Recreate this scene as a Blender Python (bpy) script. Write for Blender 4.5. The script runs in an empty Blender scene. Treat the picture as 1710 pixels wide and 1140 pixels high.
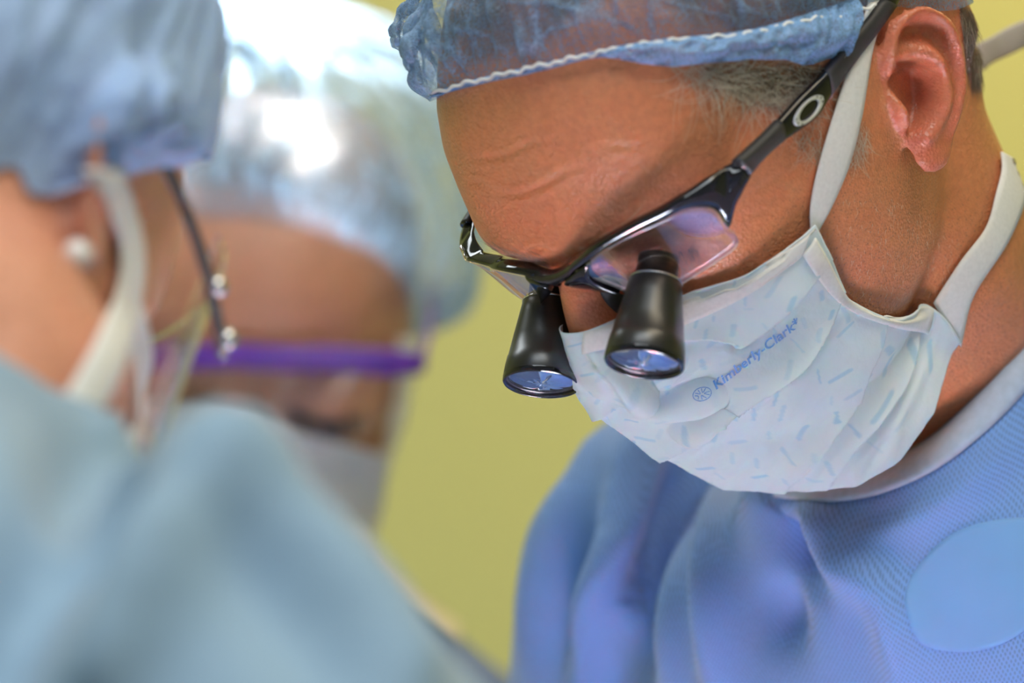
import bpy, bmesh, math, random
import numpy as np
from mathutils import Vector, Matrix, noise
from mathutils.bvhtree import BVHTree

# ------------------------------------------------------------------ camera, world, lights, exposure
S = bpy.context.scene
COL = S.collection
random.seed(7); RNG = np.random.default_rng(7)
FPX = 7040.0
CAM = np.array([0.0, -1.5, 1.55])
cam = bpy.data.cameras.new('camera'); camo = bpy.data.objects.new('camera', cam); COL.objects.link(camo)
camo.location = CAM; camo.rotation_euler = (math.pi/2, 0, 0)
cam.sensor_width = 36.0; cam.lens = FPX/1710*36.0
cam.clip_start = 0.05; cam.clip_end = 50
cam.dof.use_dof = True; cam.dof.focus_distance = 1.46; cam.dof.aperture_fstop = cam.lens/26.0
S.camera = camo
S.view_settings.view_transform = 'Standard'; S.view_settings.look = 'None'
S.view_settings.gamma = 1.0; S.view_settings.use_curve_mapping = False
S.view_settings.exposure = 0.15
W = bpy.data.worlds.new('room_air'); S.world = W; W.use_nodes = True
W.node_tree.nodes['Background'].inputs[0].default_value = (0.75, 0.82, 0.9, 1)
W.node_tree.nodes['Background'].inputs[1].default_value = 0.3

def area(name, loc, target, size, power, color, size_y=None, spread=180):
    l = bpy.data.lights.new(name, 'AREA'); l.energy = power; l.color = color
    l.shape = 'DISK' if size_y is None else 'RECTANGLE'; l.size = size
    if size_y: l.size_y = size_y
    l.spread = math.radians(spread)
    o = bpy.data.objects.new(name, l); COL.objects.link(o); o.location = loc
    d = Vector(target)-Vector(loc); o.rotation_euler = d.to_track_quat('-Z', 'Y').to_euler()
    return o
area('ceiling_lamp', (0.5, -0.7, 2.9), (0.3, -0.6, 1.2), 1.2, 13, (1.0, 0.86, 0.64), 0.6)
area('ceiling_lamp', (-0.25, -1.25, 2.9), (-0.25, -1.15, 1.2), 1.2, 16, (0.86, 0.94, 1.0), 0.6)
area('ceiling_lamp', (-1.1, 1.0, 2.9), (-1.1, 1.0, 1.2), 1.2, 20, (0.88, 0.95, 1.0), 0.6)
area('ceiling_lamp', (0.9, 1.9, 2.9), (0.9, 2.2, 1.2), 1.6, 27, (1.0, 0.66, 0.30), 0.5)
area('surgical_lamp', (0.05, -0.42, 2.6), (0.06, -0.22, 1.06), 0.10, 230, (1.0, 0.96, 0.95), spread=9)
area('surgical_lamp', (-0.06, 0.86, 2.40), (-0.16, 0.53, 1.70), 0.15, 2.2, (1.0, 0.98, 0.96), spread=17)

# ------------------------------------------------------------------ helpers
def ray(px, py):
    d = np.array([(px-855)/FPX, 1.0, -(py-570)/FPX])
    return d
def pt(px, py, d):
    return CAM + ray(px, py)*d
def topx(P):
    P = np.atleast_2d(P); Q = P-CAM
    return np.stack([855+Q[:,0]/Q[:,1]*FPX, 570-Q[:,2]/Q[:,1]*FPX, Q[:,1]], 1)

def link_mesh(name, V, F, mat=None, parent=None, smooth=True, loc=None):
    me = bpy.data.meshes.new(name)
    V = np.asarray(V, float)
    if parent is not None: base = np.array(parent['base'])
    elif loc is not None: base = np.array(loc, float)
    else: base = np.array([(V[:,0].min()+V[:,0].max())/2, (V[:,1].min()+V[:,1].max())/2, V[:,2].min()])
    me.from_pydata((V-base).tolist(), [], [tuple(int(i) for i in f) for f in F])
    me.update()
    if smooth: me.polygons.foreach_set('use_smooth', [True]*len(me.polygons))
    o = bpy.data.objects.new(name, me); COL.objects.link(o)
    if parent is not None: o.parent = parent
    else: o.location = base
    o['base'] = base.tolist()
    if mat: me.materials.append(mat)
    return o
def empty(name, loc):
    o = bpy.data.objects.new(name, None); COL.objects.link(o); o.location = loc; o['base'] = list(map(float, loc))
    o.empty_display_size = 0.02
    return o
def tag(o, label=None, cat=None, group=None, kind=None):
    for k, v in (('label', label), ('category', cat), ('group', group), ('kind', kind)):
        if v: o[k] = v
    return o
def arr(me):
    V = np.empty(len(me.vertices)*3); me.vertices.foreach_get('co', V); return V.reshape(-1, 3)
def faces_of(me): return [tuple(p.vertices) for p in me.polygons]
def remesh(V, F, voxel, it=4):
    me = bpy.data.meshes.new('tmp'); me.from_pydata(np.asarray(V).tolist(), [], F)
    o = bpy.data.objects.new('tmp', me); COL.objects.link(o)
    m = o.modifiers.new('r', 'REMESH'); m.mode = 'VOXEL'; m.voxel_size = voxel; m.adaptivity = 0
    dg = bpy.context.evaluated_depsgraph_get()
    r = bpy.data.meshes.new_from_object(o.evaluated_get(dg))
    V2 = arr(r)
    L = np.empty(len(r.loops), int); r.loops.foreach_get('vertex_index', L)
    st = np.empty(len(r.polygons), int); r.polygons.foreach_get('loop_start', st)
    tot = np.empty(len(r.polygons), int); r.polygons.foreach_get('loop_total', tot)
    F2 = [tuple(L[a:a+n]) for a, n in zip(st, tot)]
    E = np.empty(len(r.edges)*2, int); r.edges.foreach_get('vertices', E); E = E.reshape(-1, 2)
    bpy.data.objects.remove(o); bpy.data.meshes.remove(me); bpy.data.meshes.remove(r)
    V2 = lap(V2, E, it)
    return V2, F2, E
def lap(V, E, it, lam=0.5, w=None):
    n = len(V); deg = np.bincount(E.ravel(), minlength=n)[:, None].clip(1)
    for _ in range(it):
        A = np.zeros_like(V)
        for k in range(V.shape[1]):
            A[:, k] = np.bincount(E[:, 0], V[E[:, 1], k], n)+np.bincount(E[:, 1], V[E[:, 0], k], n)
        D = A/deg-V
        V = V+lam*D*(1 if w is None else w[:, None])
    return V
def normals(V, F):
    F = [f for f in F]
    Q = np.array([(f[0], f[1], f[2], f[-1]) for f in F])
    n = np.cross(V[Q[:,2]]-V[Q[:,0]], V[Q[:,3]]-V[Q[:,1]])
    t = np.array([len(f) == 3 for f in F])
    if t.any(): n[t] = np.cross(V[Q[t,1]]-V[Q[t,0]], V[Q[t,2]]-V[Q[t,0]])
    N = np.zeros_like(V)
    for k in range(4):
        for c in range(3): N[:, c] += np.bincount(Q[:, k], n[:, c], len(V))
    return N/np.linalg.norm(N, axis=1, keepdims=True).clip(1e-12)
def bvh(V, F): return BVHTree.FromPolygons([tuple(v) for v in V], [tuple(int(i) for i in f) for f in F])
def hit(tree, px, py, fall=True):
    d = Vector(ray(px, py)).normalized()
    h = tree.ray_cast(Vector(CAM), d)
    if h[0] is not None: return np.array(h[0]), np.array(h[1])
    if not fall: return None
    t, best = 1.5, None                                   # nearest approach of the line of sight to the surface
    p = Vector(CAM)+d*1.5
    for _ in range(30):
        q = tree.find_nearest(p)
        t = (q[0]-Vector(CAM)).dot(d); p = Vector(CAM)+d*t
    return np.array(q[0]), np.array(q[1])
def polydist(P, pts):
    """distance from 2-D points P to polyline pts, and the arc parameter 0..1 of the nearest point"""
    pts = np.asarray(pts, float); best = np.full(len(P), 1e9); par = np.zeros(len(P))
    L = np.r_[0, np.cumsum(np.linalg.norm(np.diff(pts, axis=0), axis=1))]
    for i in range(len(pts)-1):
        a, b = pts[i], pts[i+1]; ab = b-a
        t = (((P-a)@ab)/max(ab@ab, 1e-12)).clip(0, 1)
        d = np.linalg.norm(P-(a+t[:, None]*ab), axis=1)
        m = d < best; best[m] = d[m]; par[m] = (L[i]+t[m]*(L[i+1]-L[i]))/L[-1]
    return best, par
def inside(P, poly):
    poly = np.asarray(poly, float); c = np.zeros(len(P), bool); j = len(poly)-1
    for i in range(len(poly)):
        xi, yi = poly[i]; xj, yj = poly[j]
        m = ((yi > P[:, 1]) != (yj > P[:, 1])) & (P[:, 0] < (xj-xi)*(P[:, 1]-yi)/(yj-yi+1e-12)+xi)
        c ^= m; j = i
    return c
def sstep(a, b, x):
    t = ((x-a)/(b-a)).clip(0, 1); return t*t*(3-2*t)
def spline(pts, n, closed=False):
    """Catmull-Rom through pts, n samples"""
    P = np.asarray(pts, float)
    if closed: Q = np.r_[P[-1:], P, P[:2]]
    else: Q = np.r_[2*P[:1]-P[1:2], P, 2*P[-1:]-P[-2:-1]]
    m = len(Q)-3
    L = np.r_[0, np.cumsum([max(np.linalg.norm(Q[i+2]-Q[i+1]), 1e-9) for i in range(m)])]
    s = np.linspace(0, L[-1], n, endpoint=not closed)
    i = np.clip(np.searchsorted(L, s, 'right')-1, 0, m-1)
    t = ((s-L[i])/(L[i+1]-L[i]))[:, None]
    p0, p1, p2, p3 = Q[i], Q[i+1], Q[i+2], Q[i+3]
    return 0.5*(2*p1+(p2-p0)*t+(2*p0-5*p1+4*p2-p3)*t**2+(3*p1-p0-3*p2+p3)*t**3)
def grid_faces(nu, nv, wrap_u=False, off=0):
    F = []
    for i in range(nu if wrap_u else nu-1):
        i2 = (i+1) % nu
        for j in range(nv-1): F.append((off+i*nv+j, off+i2*nv+j, off+i2*nv+j+1, off+i*nv+j+1))
    return F
class MB:
    def __init__(s): s.V = []; s.F = []; s.n = 0
    def add(s, V, F):
        V = np.asarray(V, float); s.V.append(V); s.F += [tuple(int(i)+s.n for i in f) for f in F]; s.n += len(V); return s
    def get(s): return np.concatenate(s.V), s.F
    def sphere(s, c, r, nu=24, nv=14):
        r = np.ones(3)*r; V = []
        for i in range(nu):
            for j in range(nv+1):
                a, b = 2*math.pi*i/nu, math.pi*j/nv
                V.append((r[0]*math.cos(a)*math.sin(b), r[1]*math.sin(a)*math.sin(b), r[2]*math.cos(b)))
        return s.add(np.array(V)+np.asarray(c), grid_faces(nu, nv+1, True))
    def tube(s, path, rad, k=12, cap=True, flat=None, up=None):
        """swept tube; rad scalar/array; flat=(a,b) half axes for an elliptical section oriented by up"""
        P = np.asarray(path, float); n = len(P)
        T = np.gradient(P, axis=0); T /= np.linalg.norm(T, axis=1, keepdims=True).clip(1e-12)
        u = np.array(up if up is not None else (0.123, 0.31, 0.94), float)
        V = []; rad = np.broadcast_to(rad, n) if flat is None else None
        prev = None
        for i in range(n):
            ui = u[i] if u.ndim == 2 else u
            if prev is not None and up is None: ui = prev
            b = ui-T[i]*(ui@T[i]); b /= max(np.linalg.norm(b), 1e-9); a = np.cross(b, T[i]); prev = b
            for j in range(k):
                t = 2*math.pi*j/k
                if flat is None: V.append(P[i]+rad[i]*(a*math.cos(t)+b*math.sin(t)))
                else:
                    fa, fb = (flat[0][i] if np.ndim(flat[0]) else flat[0]), (flat[1][i] if np.ndim(flat[1]) else flat[1])
                    V.append(P[i]+fa*a*math.cos(t)+fb*b*math.sin(t))
        F = [(i*k+j, i*k+(j+1) % k, (i+1)*k+(j+1) % k, (i+1)*k+j) for i in range(n-1) for j in range(k)]
        if cap: F += [tuple(range(k))[::-1], tuple((n-1)*k+j for j in range(k))]
        return s.add(V, F)
def lathe(mb, p0, axis, prof, k=48, closed=True):
    """prof: list of (along, radius)"""
    ax = np.asarray(axis, float); ax /= np.linalg.norm(ax)
    a = np.cross(ax, (0.3, 0.2, 0.9)); a /= np.linalg.norm(a); b = np.cross(ax, a)
    V = []
    for h, r in prof:
        for j in range(k):
            t = 2*math.pi*j/k; V.append(p0+ax*h+r*(a*math.cos(t)+b*math.sin(t)))
    n = len(prof)
    F = [(i*k+j, (i+1)*k+j, (i+1)*k+(j+1) % k, i*k+(j+1) % k) for i in range(n-1) for j in range(k)]
    if closed: F += [tuple(range(k)), tuple((n-1)*k+j for j in range(k))[::-1]]
    return mb.add(V, F)
def thicken(V, F, t, nrm=None):
    """closed shell from an open sheet: offset copy along -normal and a rim"""
    V = np.asarray(V); N = normals(V, F) if nrm is None else nrm
    n = len(V); V2 = np.r_[V, V-N*t]
    F2 = list(F)+[tuple(i+n for i in f[::-1]) for f in F]
    cnt = {}
    for f in F:
        for a, b in zip(f, f[1:]+f[:1]):
            if (b, a) in cnt: del cnt[(b, a)]
            else: cnt[(a, b)] = 1
    F2 += [(b, a, a+n, b+n) for a, b in cnt]
    return V2, F2
def fixn(V, F):
    """make closed-shell normals point outwards"""
    bm = bmesh.new(); vs = [bm.verts.new(v) for v in V]
    for f in F:
        try: bm.faces.new([vs[i] for i in f])
        except ValueError: pass
    bmesh.ops.recalc_face_normals(bm, faces=bm.faces); bm.verts.index_update()
    F2 = [tuple(v.index for v in f.verts) for f in bm.faces]; bm.free(); return V, F2
def fbm(P, s, o=4):
    return np.array([noise.fractal(Vector(p*s), 1.0, 2.0, o) for p in P])
def ridged(P, s, o=3):
    return np.array([noise.ridged_multi_fractal(Vector(p*s), 1.0, 2.0, o, 1.0, 2.0) for p in P])
def tps(src, dst, V, reg=0.0):
    """3-D thin plate (|r|) warp taking src points to dst"""
    src = np.asarray(src); D = np.asarray(dst)-src; n = len(src)
    K = np.linalg.norm(src[:, None]-src[None], axis=2)+reg*np.eye(n)
    Pm = np.c_[np.ones(n), src]
    A = np.zeros((n+4, n+4)); A[:n, :n] = K; A[:n, n:] = Pm; A[n:, :n] = Pm.T
    B = np.zeros((n+4, 3)); B[:n] = D
    w = np.linalg.lstsq(A, B, rcond=None)[0]
    out = np.empty_like(V)
    for i in range(0, len(V), 20000):
        v = V[i:i+20000]
        k = np.linalg.norm(v[:, None]-src[None], axis=2)
        out[i:i+20000] = v+k@w[:n]+np.c_[np.ones(len(v)), v]@w[n:]
    return out

# ------------------------------------------------------------------ materials
def mat(name): 
    m = bpy.data.materials.new(name); m.use_nodes = True
    return m, m.node_tree, m.node_tree.nodes['Principled BSDF']
def N(nt, typ, **kw):
    n = nt.nodes.new(typ)
    for k, v in kw.items():
        if k[0] == '_': n.inputs[int(k[1:])].default_value = v
        else: setattr(n, k, v)
    return n
def ramp(nt, fac, stops):
    r = N(nt, 'ShaderNodeValToRGB'); e = r.color_ramp.elements
    while len(e) < len(stops): e.new(0.5)
    for x, (p, c) in zip(e, stops): x.position = p; x.color = c if len(c) == 4 else (*c, 1)
    nt.links.new(fac, r.inputs[0]); return r.outputs[0]
def mixc(nt, fac, a, b, mode='MIX'):
    m = N(nt, 'ShaderNodeMix', data_type='RGBA', blend_type=mode)
    for s, v in ((m.inputs[0], fac), (m.inputs[6], a), (m.inputs[7], b)):
        if isinstance(v, bpy.types.NodeSocket): nt.links.new(v, s)
        else: s.default_value = v if np.ndim(v) == 0 or len(v) == 4 else (*v, 1)
    return m.outputs[2]
def bump(nt, h, strength, dist, prev=None):
    b = N(nt, 'ShaderNodeBump', _0=strength); b.inputs['Distance'].default_value = dist
    nt.links.new(h, b.inputs['Height'])
    if prev is not None: nt.links.new(prev, b.inputs['Normal'])
    return b.outputs[0]
def plain(name, col, rough=0.5, metal=0.0, spec=0.5, noise_amt=0.06, nscale=60, **kw):
    m, nt, p = mat(name)
    g = N(nt, 'ShaderNodeNewGeometry'); n = N(nt, 'ShaderNodeTexNoise'); n.inputs['Scale'].default_value = nscale
    nt.links.new(g.outputs['Position'], n.inputs['Vector'])
    c = np.array(col)
    nt.links.new(ramp(nt, n.outputs[0], [(0.3, tuple(c*(1-noise_amt))), (0.7, tuple((c*(1+noise_amt)).clip(0, 1)))]), p.inputs['Base Color'])
    p.inputs['Roughness'].default_value = rough; p.inputs['Metallic'].default_value = metal
    p.inputs['Specular IOR Level'].default_value = spec
    for k, v in kw.items(): p.inputs[k].default_value = v
    return m
def skin_mat(name, col, red=(0.55, 0.12, 0.08), sss=0.12, rough=0.36):
    m, nt, p = mat(name)
    g = N(nt, 'ShaderNodeTexCoord').outputs['Object']
    n1 = N(nt, 'ShaderNodeTexNoise'); n1.inputs['Scale'].default_value = 45; n1.inputs['Detail'].default_value = 6
    n2 = N(nt, 'ShaderNodeTexNoise'); n2.inputs['Scale'].default_value = 420; n2.inputs['Detail'].default_value = 3
    v = N(nt, 'ShaderNodeTexVoronoi'); v.inputs['Scale'].default_value = 900
    for t in (n1, n2, v): nt.links.new(g, t.inputs['Vector'])
    c = np.array(col)
    base = ramp(nt, n1.outputs[0], [(0.3, tuple(c*np.array([.88, .82, .78]))), (0.55, tuple(c)), (0.75, tuple((c*np.array([1.06, .95, .95])).clip(0, 1)))])
    base = mixc(nt, 0.35, base, ramp(nt, n2.outputs[0], [(0.35, tuple(c*.72)), (0.65, tuple((c*1.15).clip(0, 1)))]))
    a = N(nt, 'ShaderNodeAttribute', attribute_name='redness')
    base = mixc(nt, a.outputs['Fac'], base, red)
    a2 = N(nt, 'ShaderNodeAttribute', attribute_name='stubble')
    sp = N(nt, 'ShaderNodeTexVoronoi'); sp.inputs['Scale'].default_value = 620; nt.links.new(g, sp.inputs['Vector'])
    dots = ramp(nt, sp.outputs['Distance'], [(0.12, (1, 1, 1)), (0.3, (0, 0, 0))])
    mul = N(nt, 'ShaderNodeMath', operation='MULTIPLY'); nt.links.new(dots, mul.inputs[0]); nt.links.new(a2.outputs['Fac'], mul.inputs[1])
    base = mixc(nt, mul.outputs[0], base, (0.16, 0.085, 0.05))
    a3 = N(nt, 'ShaderNodeAttribute', attribute_name='scalp')
    base = mixc(nt, a3.outputs['Fac'], base, (0.10, 0.085, 0.08))
    nt.links.new(base, p.inputs['Base Color'])
    p.inputs['Subsurface Weight'].default_value = sss; p.inputs['Subsurface Radius'].default_value = (1, .35, .2)
    p.inputs['Subsurface Scale'].default_value = 0.006
    p.inputs['Roughness'].default_value = rough; p.inputs['Specular IOR Level'].default_value = 0.55
    b1 = bump(nt, v.outputs['Distance'], 0.5, 0.0005)
    nt.links.new(bump(nt, n2.outputs[0], 0.5, 0.0006, b1), p.inputs['Normal'])
    return m
SKIN_A = skin_mat('tanned_skin', (0.575, 0.215, 0.098))

wm, nt, p = mat('painted_wall')
g = N(nt, 'ShaderNodeNewGeometry'); n = N(nt, 'ShaderNodeTexNoise'); n.inputs['Scale'].default_value = 1.2
nt.links.new(g.outputs['Position'], n.inputs['Vector'])
nt.links.new(ramp(nt, n.outputs[0], [(0.3, (0.57, 0.62, 0.27)), (0.7, (0.62, 0.67, 0.30))]), p.inputs['Base Color'])
p.inputs['Roughness'].default_value = 0.7
WALL = wm
FLOOR = plain('vinyl_floor', (0.45, 0.46, 0.45), 0.4, nscale=8)

# ------------------------------------------------------------------ room
RUBBER0 = plain('black_mattress', (.03, .03, .035), .6)
def box(name, lo, hi, m, kind=None):
    lo, hi = np.array(lo, float), np.array(hi, float)
    V = np.array([[(lo, hi)[i][0], (lo, hi)[j][1], (lo, hi)[k][2]] for i in (0, 1) for j in (0, 1) for k in (0, 1)])
    F = [(0, 1, 3, 2), (4, 6, 7, 5), (0, 4, 5, 1), (2, 3, 7, 6), (0, 2, 6, 4), (1, 5, 7, 3)]
    o = link_mesh(name, V, F, m, smooth=False)
    if kind: o['kind'] = kind
    return o
box('floor', (-2.6, -2.6, -0.06), (2.6, 2.6, 0.0), FLOOR, 'structure')
box('wall_back', (-2.6, 2.6, 0.0), (2.6, 2.7, 3.0), WALL, 'structure')
box('wall_left', (-2.7, -2.6, 0.0), (-2.6, 2.7, 3.0), WALL, 'structure')
box('wall_right', (2.6, -2.6, 0.0), (2.7, 2.7, 3.0), WALL, 'structure')
box('ceiling', (-2.7, -2.6, 3.0), (2.7, 2.7, 3.06), plain('white_ceiling', (.75, .74, .70), .8), 'structure')
# operating field: draped table under the surgeons' hands
DRAPE = plain('pale_blue_drape', (.62, .70, .84), .75, spec=.2, nscale=12)
nx_, ny_ = 73, 73; Pd = []
for i in range(nx_):
    for j in range(ny_):
        u, v = (i/(nx_-1)-.5)*2, (j/(ny_-1)-.5)*2; e = max(abs(u), abs(v)); k_ = min(e, .35)/max(e, 1e-6); dn = max(0, e-.35)/.65
        an = math.atan2(v, u); fl = .018*math.sin(an*14)*dn
        x, y = .07+(.12/.35)*u*k_*(1+fl*6), -.215+(.11/.35)*v*k_*(1+fl*6)
        Pd.append((x, y, 1.06+.022*noise.noise(Vector((x*9, y*9, 2)))*(1-dn)+.012*noise.noise(Vector((x*30, y*30, 5)))*(1-dn)-1.04*dn))
V, F = thicken(np.array(Pd), grid_faces(nx_, ny_), .003)
drape = link_mesh('surgical_drape', V, F, DRAPE)
tag(drape, 'pale blue sterile drape over the operating field, below the faces', 'drape')
mbd = MB(); mbd.sphere((.05, -.22, 1.062), (.040, .028, .014)); link_mesh('incision', *mbd.get(), plain('red_tissue', (.55, .03, .025), .25, noise_amt=.5, nscale=120), drape)

# ------------------------------------------------------------------ heads
HEAD_T = np.array([  # z, front, back, half width, y of max width, front exponent (mm)
 (131.5, 4, -8, 5, 0, 2.0), (130, 15, -18, 13, 0, 2.0), (127, 32, -38, 28, 0, 2.0), (120, 55, -62, 46, -2, 2.1), (110, 73, -78, 58, -3, 2.2), (100, 85, -87, 66, -4, 2.3),
 (85, 95, -95, 73, -5, 2.35), (70, 100, -99, 77, -5, 2.35), (55, 102.5, -100, 78, -5, 2.3), (42, 103, -99, 77.5, -4, 2.25), (32, 99.5, -97, 76, -2, 2.2),
 (24, 96, -94, 75.5, 0, 2.15), (10, 94, -90, 74, 3, 2.1), (-5, 94, -84, 72, 6, 2.0), (-20, 95, -75, 69, 8, 1.95), (-35, 97, -64, 65, 10, 1.9),
 (-50, 97, -50, 60, 13, 1.85), (-60, 93, -35, 56, 16, 1.85), (-72, 88, -12, 47, 26, 1.9), (-82, 84, 12, 37, 38, 1.9), (-90, 79, 35, 25, 50, 2.0), (-95, 73, 52, 9, 62, 2.0)], float)
def head_parts(mb):
    na, zs = 72, []
    for z0, z1 in zip(HEAD_T[:-1, 0], HEAD_T[1:, 0]): zs += list(np.linspace(z0, z1, 4)[:-1])
    zs.append(HEAD_T[-1, 0]); zs = np.array(zs)
    tab = [np.interp(-zs, -HEAD_T[:, 0], HEAD_T[:, k]) for k in range(1, 6)]
    V = []
    for z, f, b, w, c, n in zip(zs, *tab):
        for i in range(na):
            a = 2*math.pi*i/na; s, co = math.sin(a), math.cos(a); e = 2/(n if co > 0 else 2.2)
            x = w*math.copysign(abs(s)**e, s); y = c+((f-c)*abs(co)**e if co > 0 else (b-c)*abs(co)**e)
            V.append((x, y, z))
    nz = len(zs)
    F = [(j*na+i, (j+1)*na+i, (j+1)*na+(i+1) % na, j*na+(i+1) % na) for j in range(nz-1) for i in range(na)]
    F += [tuple(range(na)), tuple((nz-1)*na+i for i in range(na))[::-1]]
    mb.add(V, F)
    # nose
    mb.tube(spline([(0, 90, 34), (0, 97, 22), (0, 105, 6), (0, 111, -8), (0, 113, -16)], 12), np.linspace(8.5, 11.5, 12), 16)
    mb.sphere((0, 112, -15), (12, 12, 11))
    for s in (1, -1):
        mb.sphere((12*s, 101, -17), (8, 11, 8)); mb.sphere((32*s, 73, 22), (14, 12.5, 12.5))
    mb.sphere((0, 96, -41), (20, 11, 6)); mb.sphere((0, 93, -53), (18, 9, 6)); mb.sphere((0, 80, -80), (16, 9, 12))
def gauss(V, c, r, d):
    w = np.exp(-(((V-np.array(c))/np.array(r))**2).sum(1)); V += w[:, None]*np.array(d, float)
def face_features(V):
    for s in (1, -1):
        gauss(V, (26*s, 98, 42), (24, 18, 9), (0, 4.0, 0)); gauss(V, (31*s, 90, 25), (15, 14, 11), (0, -7, 0))
        gauss(V, (46*s, 68, -6), (20, 20, 16), (2*s, 4, 0)); gauss(V, (70*s, 45, 50), (14, 22, 22), (-3*s, -1, 0))
        gauss(V, (48*s, 62, -38), (14, 20, 18), (-3*s, -3, 0)); gauss(V, (62*s, 0, -55), (14, 14, 14), (2*s, 0, 0))
    # lid crease line
        gauss(V, (32*s, 86, 30), (17, 8, 2.5), (0, -2.5, 0))
    return V
class Head:
    def __init__(h, R, origin, s=1.0):
        h.R = np.array(R); h.o = np.array(origin); h.s = s*0.001
    def w(h, P): return (np.atleast_2d(P)*h.s)@h.R.T+h.o
    def l(h, P): return ((np.atleast_2d(P)-h.o)@h.R)/h.s
    def d(h, v): return np.asarray(v, float)@h.R.T
def pose(yaw, pitch, roll):
    """columns = left, forward, up of the head, in world axes; yaw 0 looks at the camera, + turns to picture left"""
    t, p, r = map(math.radians, (yaw, pitch, roll))
    F = np.array([-math.sin(t)*math.cos(p), -math.sin(p), math.cos(t)*math.cos(p)])
    U = np.array([-math.sin(t)*math.sin(p), math.cos(p), math.cos(t)*math.sin(p)])
    M = np.stack([np.cross(U, F), F, U], 1)
    c, s = math.cos(r), math.sin(r)
    M = np.array([[c, -s, 0], [s, c, 0], [0, 0, 1]])@M
    return np.array([[1, 0, 0], [0, 0, -1], [0, 1, 0]])@M

HA = Head(pose(42.72, 38.35, 5.18), CAM+np.array([0.0809, 1.5, 0.0753]))
def ear_mesh(h, outline, center, concha, ridges, plane_o, uvec, vvec, nr=34, na=150, px=1.0):
    """ear as a relief over a slanted plane; all curves as seen by the camera, in photo pixels"""
    u = h.d(np.array(uvec)/np.linalg.norm(uvec)); v = h.d(np.array(vvec)/np.linalg.norm(vvec)); n = np.cross(u, v); n /= np.linalg.norm(n)
    o = h.w(np.array(plane_o))[0]
    if (CAM-o)@n < 0: n = -n
    ol = spline(outline, na, True); c = np.array(center, float)
    rr = (np.linspace(0, 1, nr)**0.75)
    P = (c+rr[None, :, None]*(ol[:, None]-c)).reshape(-1, 2)
    d = np.array([ray(*q) for q in P]); t = ((o-CAM)@n)/(d@n); X = CAM+d*t[:, None]
    k = 0.001*4.7*px                                             # metres per millimetre -> pixels handled below
    mm = 1/(4.7*px)
    dist, _ = polydist(P, np.r_[ol, ol[:1]]); dist = dist*mm
    hgt = np.full(len(P), 0.0)
    for pts, amp, sig in ridges:
        dd, tt = polydist(P, spline(pts, 30)); a = np.interp(tt, np.linspace(0, 1, len(amp)), amp) if np.ndim(amp) else amp
        hgt = hgt+a*np.exp(-(dd*mm/sig)**2)
    for poly, depth, soft in concha:
        ins = inside(P, spline(poly, 60, True)); dd, _ = polydist(P, np.r_[spline(poly, 60, True), spline(poly, 60, True)[:1]])
        sd = np.where(ins, dd, -dd)*mm; hgt = hgt-depth*sstep(-soft*.3, soft, sd)
    r = 2.6; e = (dist/r).clip(0, 1); hgt = hgt-r*(1-np.sqrt(1-(1-e)**2))
    back = np.minimum(hgt-3.2*sstep(0, 2.5, dist), 20)-15*sstep(5.0, 13.0, dist)
    V = np.r_[X+n*hgt[:, None]*.001, X+n*back[:, None]*.001]
    m = na*nr
    F = grid_faces(na, nr, True)+[tuple(i+m for i in f[::-1]) for f in grid_faces(na, nr, True)]
    F += [(i*nr+nr-1, m+i*nr+nr-1, m+((i+1) % na)*nr+nr-1, ((i+1) % na)*nr+nr-1) for i in range(na)]
    return V, F
mb = MB(); head_parts(mb); V, F = mb.get(); V = HA.w(V); hm = MB().add(V, F)
EAR_OUT = [(1462, 90), (1473, 37), (1493, 15), (1530, 3), (1563, 12), (1592, 37), (1608, 73), (1616, 117), (1616, 160), (1609, 193), (1600, 227), (1594, 255), (1580, 280), (1557, 294), (1538, 290), (1525, 275), (1512, 240), (1494, 215), (1482, 180), (1472, 140)]
EAR_R = [([(1484, 112), (1480, 75), (1490, 40), (1512, 18), (1535, 13), (1562, 25), (1585, 52), (1600, 90), (1605, 130), (1603, 170), (1594, 215)], [3, 6, 6.5, 6.5, 6, 5.5, 5, 4.5, 4, 3, 1.5], 2.3),
         ([(1500, 86), (1525, 84), (1550, 94), (1568, 118), (1574, 150), (1568, 185), (1555, 212), (1540, 228)], [2.5, 4, 5, 6, 6.5, 6, 5, 4.5], 3.0),
         ([(1530, 60), (1545, 75), (1558, 100)], [1, 2.5, 3], 3.0),
         ([(1488, 165), (1500, 185), (1508, 205)], [5, 7, 5], 2.8),
         ([(1560, 262), (1545, 268)], 3.5, 6.0), ([(1488, 118), (1515, 132)], [3, 0], 2.5)]
EAR_C = [([(1490, 108), (1520, 104), (1550, 112), (1562, 135), (1560, 165), (1548, 195), (1532, 218), (1518, 226), (1514, 205), (1508, 180), (1494, 158), (1488, 135)], 16, 5),
         ([(1500, 62), (1518, 40), (1540, 38), (1564, 60), (1583, 95), (1590, 135), (1587, 175), (1580, 150), (1572, 105), (1550, 78), (1522, 70)], 3.0, 2.5)]
EARV, EARF = V, F = ear_mesh(HA, EAR_OUT, (1545, 150), EAR_C, EAR_R, (76, 4, 0), (0.40, -0.91, 0.0), (0.08, -0.22, 0.97))
hm.add(V, F)
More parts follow.
